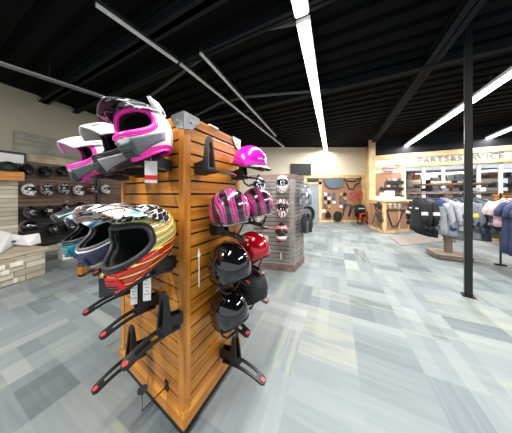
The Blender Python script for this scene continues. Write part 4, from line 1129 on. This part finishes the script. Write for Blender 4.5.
for sg in (-1, 1):
    obj('wheel', T([(sg * .28 + .15 * math.cos(a), 0, .18 + .15 * math.sin(a)) for a in [k * PI / 8 for k in range(16)]], .03, 8, True), M_black, bi)
obj('handlebar', T([(-.26, -.16, .62), (-.24, 0, .56), (-.26, .16, .62)], .015, 6), M_black, bi); obj('saddle', B((.16, 0, .58), (.2, .1, .05), bev=.015), M_black, bi)

# garments on the far display's right side
nR2 = Vector((dr.y, -dr.x, 0)); aR2 = math.atan2(nR2.y, nR2.x)
for s, z, m1, m2, lb, st2 in ((.16, 1.72, C_lgrey, C_grey, 'pale grey patterned jersey hung on the side of the grey display', C_black), (.40, 1.70, C_grey, C_lgrey, 'second grey jersey hung farther along the side of the grey display', None),
                           (.2, 1.16, C_dgrey, C_black, 'dark short garment low on the side of the grey display', None), (.42, 1.14, C_black, C_black, 'black garment low on the far edge of the grey display', None)):
    p = g0 + dr * s + nR2 * .14; j = jacket('hanging_jersey', lb, 'jersey', (p.x, p.y, z), aR2, m1, m2, L=.34, group='garments on the side of the grey display', sleeve=.3, short=True, stripe=st2)
    j.scale = (.8, .42, .95)
    obj('wall_peg', T([(-.16, 0, .02), (.04, 0, .015)], .008, 6), M_steel, j)

# ------------------------------------------------------------------ left wall: slatwall with helmets
aW = math.atan2(DL.y, DL.x)
def lwp(px, py, o):
    b0 = WL + NL * o; r = (px - HX) / F; s = (r * b0.y - b0.x) / (DL.x - r * DL.y); p = b0 + DL * s
    return Vector((p.x, p.y, zat(py, p.y)))
pa = lwp(14, 200, .03); pb = lwp(134, 200, .03); LW = (pb - pa).length
def lw_box(name, z0, z1, m, o0, o1, s0=0.0, s1=None):
    s1 = LW if s1 is None else s1; bm = bmesh.new(); box(bm, ((s0 + s1) / 2, -(o0 + o1) / 2 + .03, (z0 + z1) / 2), (s1 - s0, o1 - o0, z1 - z0))
    return bm
sw = thing('slatwall_fixture', 'long dark brown wooden slatwall on the left wall, lined with rows of helmets', 'slatwall', (pa.x, pa.y, 0), aW)
M_dslat = wood('dark_walnut_slats', lin(64, 44, 34), lin(98, 70, 52), lin(134, 102, 78), axis='X', knots=False, rough=.5, coat=.1)
bm = slat_face(LW, 1.2, 2.28, .1, .012, .03, 1.5); f_ = obj('slat_panel', bm, M_dslat, sw); f_.location = (0, -.03, 0)
bm = slat_face(LW, .2, 1.2, .1, .012, .03, 1.5); f_ = obj('lower_slat_panel', bm, M_blackmatte, sw); f_.location = (0, -.03, 0)
obj('backing', B((LW / 2, .015, 1.2), (LW, .02, 2.1)), M_dark, sw)
o = obj('crown_board', lw_box('c', 2.28, 2.46, M_barn, 0, .1), wood('tan_crown_board', lin(150, 134, 108), lin(178, 162, 134), lin(196, 182, 156), knots=False, coat=0, rough=.7), sw)
o = obj('header_panel', lw_box('c', 2.46, 2.98, M_barn, .0, .05), wood('driftwood_panel', lin(118, 116, 104), lin(140, 138, 124), lin(158, 156, 142), knots=False, coat=0, rough=.8), sw)
for px in (97.5, 132): 
    p = lwp(px, 200, .05); s = (p - pa).dot(DL); obj('divider', B((s, -.06, 1.25), (.09, .08, 2.1)), M_black if px < 100 else M_barn, sw)

def mk_small(name, kind):
    if kind == 'black': return small_full(name, [M_blackgloss], lambda a, e: 0, shield=M_shield)
    if kind == 'white': return small_full(name, [M_bwhite, M_black], lambda a, e: 0, shield=M_shield)
    if kind == 'grey': return small_full(name, [M_ggrey, M_black], lambda a, e: 0, shield=M_shield)
    return small_full(name, [M_rbrown], lambda a, e: 0, shield=M_shield)
M_bwhite = graphic('white_black_print', [(0, WHITE), (.55, (.02, .02, .02)), (.68, WHITE), (.85, (.25, .25, .25))], 8, dist=1.5)
M_ggrey = graphic('grey_black_print', [(0, (.03, .03, .03)), (.4, (.45, .45, .45)), (.6, (.05, .05, .05)), (.8, (.5, .5, .5))], 8, dist=1.5)
M_rbrown = graphic('maroon_print', [(0, lin(90, 40, 40)), (.5, lin(150, 90, 84)), (.7, lin(60, 30, 30)), (.85, (.6, .6, .6))], 8, dist=1.5)
spots = [(26, 169, 'black', 'top row, leftmost beside the stone pillar'), (45, 171, 'black', 'top row, second from the left'), (62.5, 171, 'black', 'top row, third from the left'), (77, 172, 'black', 'top row, fourth from the left'),
         (29, 189.5, 'white', 'second row, leftmost'), (46.5, 189.5, 'grey', 'second row, second from the left'), (63.5, 188.5, 'grey', 'second row, third from the left'), (78.5, 190, 'white', 'second row, fourth from the left'), (92, 189, 'maroon', 'second row, fifth from the left'), (105.5, 189, 'white', 'second row, right of the black divider'),
         (30, 212, 'black', 'third row, leftmost'), (48.5, 211, 'black', 'third row, second from the left'), (65, 209, 'black', 'third row, third from the left'), (80, 207, 'black', 'third row, fourth from the left'),
         (53, 229, 'black', 'bottom row, left'), (70, 227, 'black', 'bottom row, right')]
kn = {'black': 'gloss black', 'white': 'white and black', 'grey': 'grey and black', 'maroon': 'maroon and pale'}
protos = {}
for px, py, k, lb in spots:
    p = lwp(px, py, .2); yaw = math.atan2(NL.y, NL.x) + math.radians(8); label = '%s full-face helmet on the left slatwall, %s' % (kn[k], lb)
    if k not in protos:
        protos[k] = mk_small('full_face_helmet', k); place(protos[k], p, yaw); tag(protos[k], label, 'helmet', 'helmets on the left slatwall'); protos[k].scale = (1.05, .9, 1.05)
    else:
        d_ = dup(protos[k], p, yaw, label)
    if not protos.get('peg'):
        protos['peg'] = peg_arm('black peg under the helmet in the ' + lb, p + Vector((0, 0, -.04)), yaw, 'pegs on the left slatwall', .15)
    else: dup(protos['peg'], p + Vector((0, 0, -.04)), yaw, 'black peg under the helmet in the ' + lb)
place(tag(obj('price_card', B((0, 0, 0), (.07, .004, .1)), M_paper), 'white price card under the third helmet of the second row on the left', 'price card'), lwp(67, 199.5, .05), aW)
# white carton on the floor below
bx = ground(65, 259); t = thing('cardboard_box', 'white carton on the floor below the left slatwall', 'box', (bx.x, bx.y + .12, 0), aW)
obj('carton', B((0, 0, .17), (.34, .24, .34)), M_white, t); obj('lid', B((0, 0, .335), (.355, .255, .04)), M_white, t); obj('printed_band', B((.07, -.122, .2), (.1, .004, .035)), M_black, t)

# stone pillar and counter
pr = lwp(18, 200, .12); pr.z = 0; pl = WL - DL * 3.5 + NL * .12
d = pr - pl; L = d.length
bm = bmesh.new(); box(bm, (L / 2, .06, 1.25), (L, .115, 2.5)); o = struct('wall_left_stone', bm, M_stone); place(o, (pl.x, pl.y, 0), aW)
e1 = Vector((-3.94, 3.19, 0)); du_ = Vector((.2, .98, 0)).normalized(); dv_ = Vector((-.98, .2, 0))
sc_ = thing('stone_bench', 'low stacked-stone ledge with flat slab top at the left edge', 'stone ledge', (e1.x, e1.y, 0), math.atan2(du_.y, du_.x))
# local x = along du (towards back), y = to the left
obj('stone_body', B((-1.3, .55, .225), (2.6, 1.05, .45)), M_stone, sc_)
M_slab = plain('tan_stone_slab', lin(176, 164, 140), .85, var=.12, scale=5, bump=.4, bscale=20)
obj('slab_top', B((-1.3, .55, .475), (2.68, 1.13, .05), bev=.01), M_slab, sc_)
# bright loose quoins set proud of the stone face
random.seed(4)
M_lstone = plain('pale_stone', lin(226, 220, 204), .9, var=.08, scale=6, bump=.4, bscale=30)
for k in range(16):
    x = -random.uniform(.05, 1.7); z = .05 + .09 * random.randrange(4); obj('pale_stone', B((x, .02, z), (random.uniform(.1, .24), .05, .07), bev=.006), M_lstone, sc_)
# wooden bracket shelf with cap
ps = lwp(8, 176, .30); t = thing('wall_shelf', 'thick orange pine shelf on the stone pillar', 'shelf', (ps.x, ps.y, ps.z), aW)
obj('board', B((-.75, .03, 0), (1.9, .28, .2), bev=.01), M_pineX, t)
ph_ = lwp(8, 164, .30)
open_helmet('dark open helmet resting on the orange pine shelf at left', (ph_.x, ph_.y, ps.z + .175), math.atan2(NL.y, NL.x), 0, 0, M_blackmatte, group='loose helmets at left', strap=False, scale=1.1, edge=lambda a: -30)
q = lwp(8, 157, .17); pf = thing('picture_frame', 'white picture in a black frame behind the helmet on the pine shelf', 'picture', (q.x, q.y, q.z + .05), aW)
obj('frame', B((0, 0, -.06), (.5, .03, .3)), M_black, pf); obj('picture', B((0, -.017, -.07), (.42, .01, .2)), M_paper, pf)
# white plastic fairing on the ledge
def ledge(px, py, z=.53):
    return ground(px, py, z)
back = [(-30, 234, 3.2), (3, 231.5, 3.25), (12, 235, 3.25), (24, 236.5, 3.3), (40, 234, 3.42)]
P = [at(*v) for v in back] + [ledge(*v, .51) for v in ((41.5, 243), (30, 246.5), (14, 245.5), (2, 253), (-30, 258))]
bm = bmesh.new(); th_ = Vector((.02, -.03, .03)); va = [bm.verts.new(p) for p in P]; vb = [bm.verts.new(p + th_) for p in P]
n = len(P)
for k in range(4): bm.faces.new((va[k], va[k + 1], va[8 - k], va[9 - k])); bm.faces.new((vb[k + 1], vb[k], vb[9 - k], vb[8 - k]))
for k in range(n): bm.faces.new((va[k], va[(k + 1) % n], vb[(k + 1) % n], vb[k]))
o = obj('fairing', bm, M_white); bevel(o, .01, 3); tag(o, 'white plastic sled-shaped fairing lying on the stone ledge', 'fairing')
a_ = at(12, 241.5, 3.22); c_ = at(37, 238, 3.4); t = thing('grab_handle', 'black bar with ringed ends lying on the white fairing', 'handle', (0, 0, 0))
obj('bar', T([a_, c_], .012, 8), M_black, t)
for p in (a_, c_): obj('ring', T([(p.x + .045 * math.cos(k), p.y + .045 * math.sin(k), p.z) for k in [j * PI / 6 for j in range(12)]], .009, 6, True), M_black, t)
p = at(29, 227, 3.72)
open_helmet('gloss black open helmet sitting on the stone ledge behind the white fairing', p, math.atan2(NL.y, NL.x) + .5, 0, 0, M_blackgloss, group='loose helmets at left', strap=False, scale=1.1)

# ------------------------------------------------------------------ low pine-legged cabinet behind the display
q = ground(82, 276); t = thing('low_cabinet', 'low brown cabinet with orange pine legs behind the big display', 'cabinet', (q.x, q.y, 0), math.atan2(-.1, 1) )
obj('side_board', B((.42, .3, .36), (.78, .5, .5)), M_brownwood, t); obj('top', B((.4, .3, .63), (.95, .66, .04)), M_brownwood, t)
for x in (0, .84):
    for y in (0, .6):
        l = obj('leg', B((x, y, .33), (.09, .09, .58), bev=.006), M_pineZ, t); obj('foot', B((x, y, .02), (.07, .07, .04)), M_black, l)

# ------------------------------------------------------------------ world, camera
w = bpy.data.worlds.new('world'); SC.world = w; w.use_nodes = True
w.node_tree.nodes['Background'].inputs[0].default_value = (.86, .93, 1, 1); w.node_tree.nodes['Background'].inputs[1].default_value = .8
cam = bpy.data.cameras.new('camera'); co = bpy.data.objects.new('camera', cam); COL.objects.link(co); SC.camera = co
cam.sensor_width = 36; cam.lens = 36 * F / 512; cam.shift_y = -(216.5 - HY) / 512; cam.clip_start = .02
co.location = (0, 0, EYE); co.rotation_euler = (PI / 2, 0, 0)
SC.view_settings.view_transform = 'Standard'; SC.view_settings.look = 'None'; SC.view_settings.gamma = 1; SC.view_settings.use_curve_mapping = False
SC.view_settings.exposure = .3
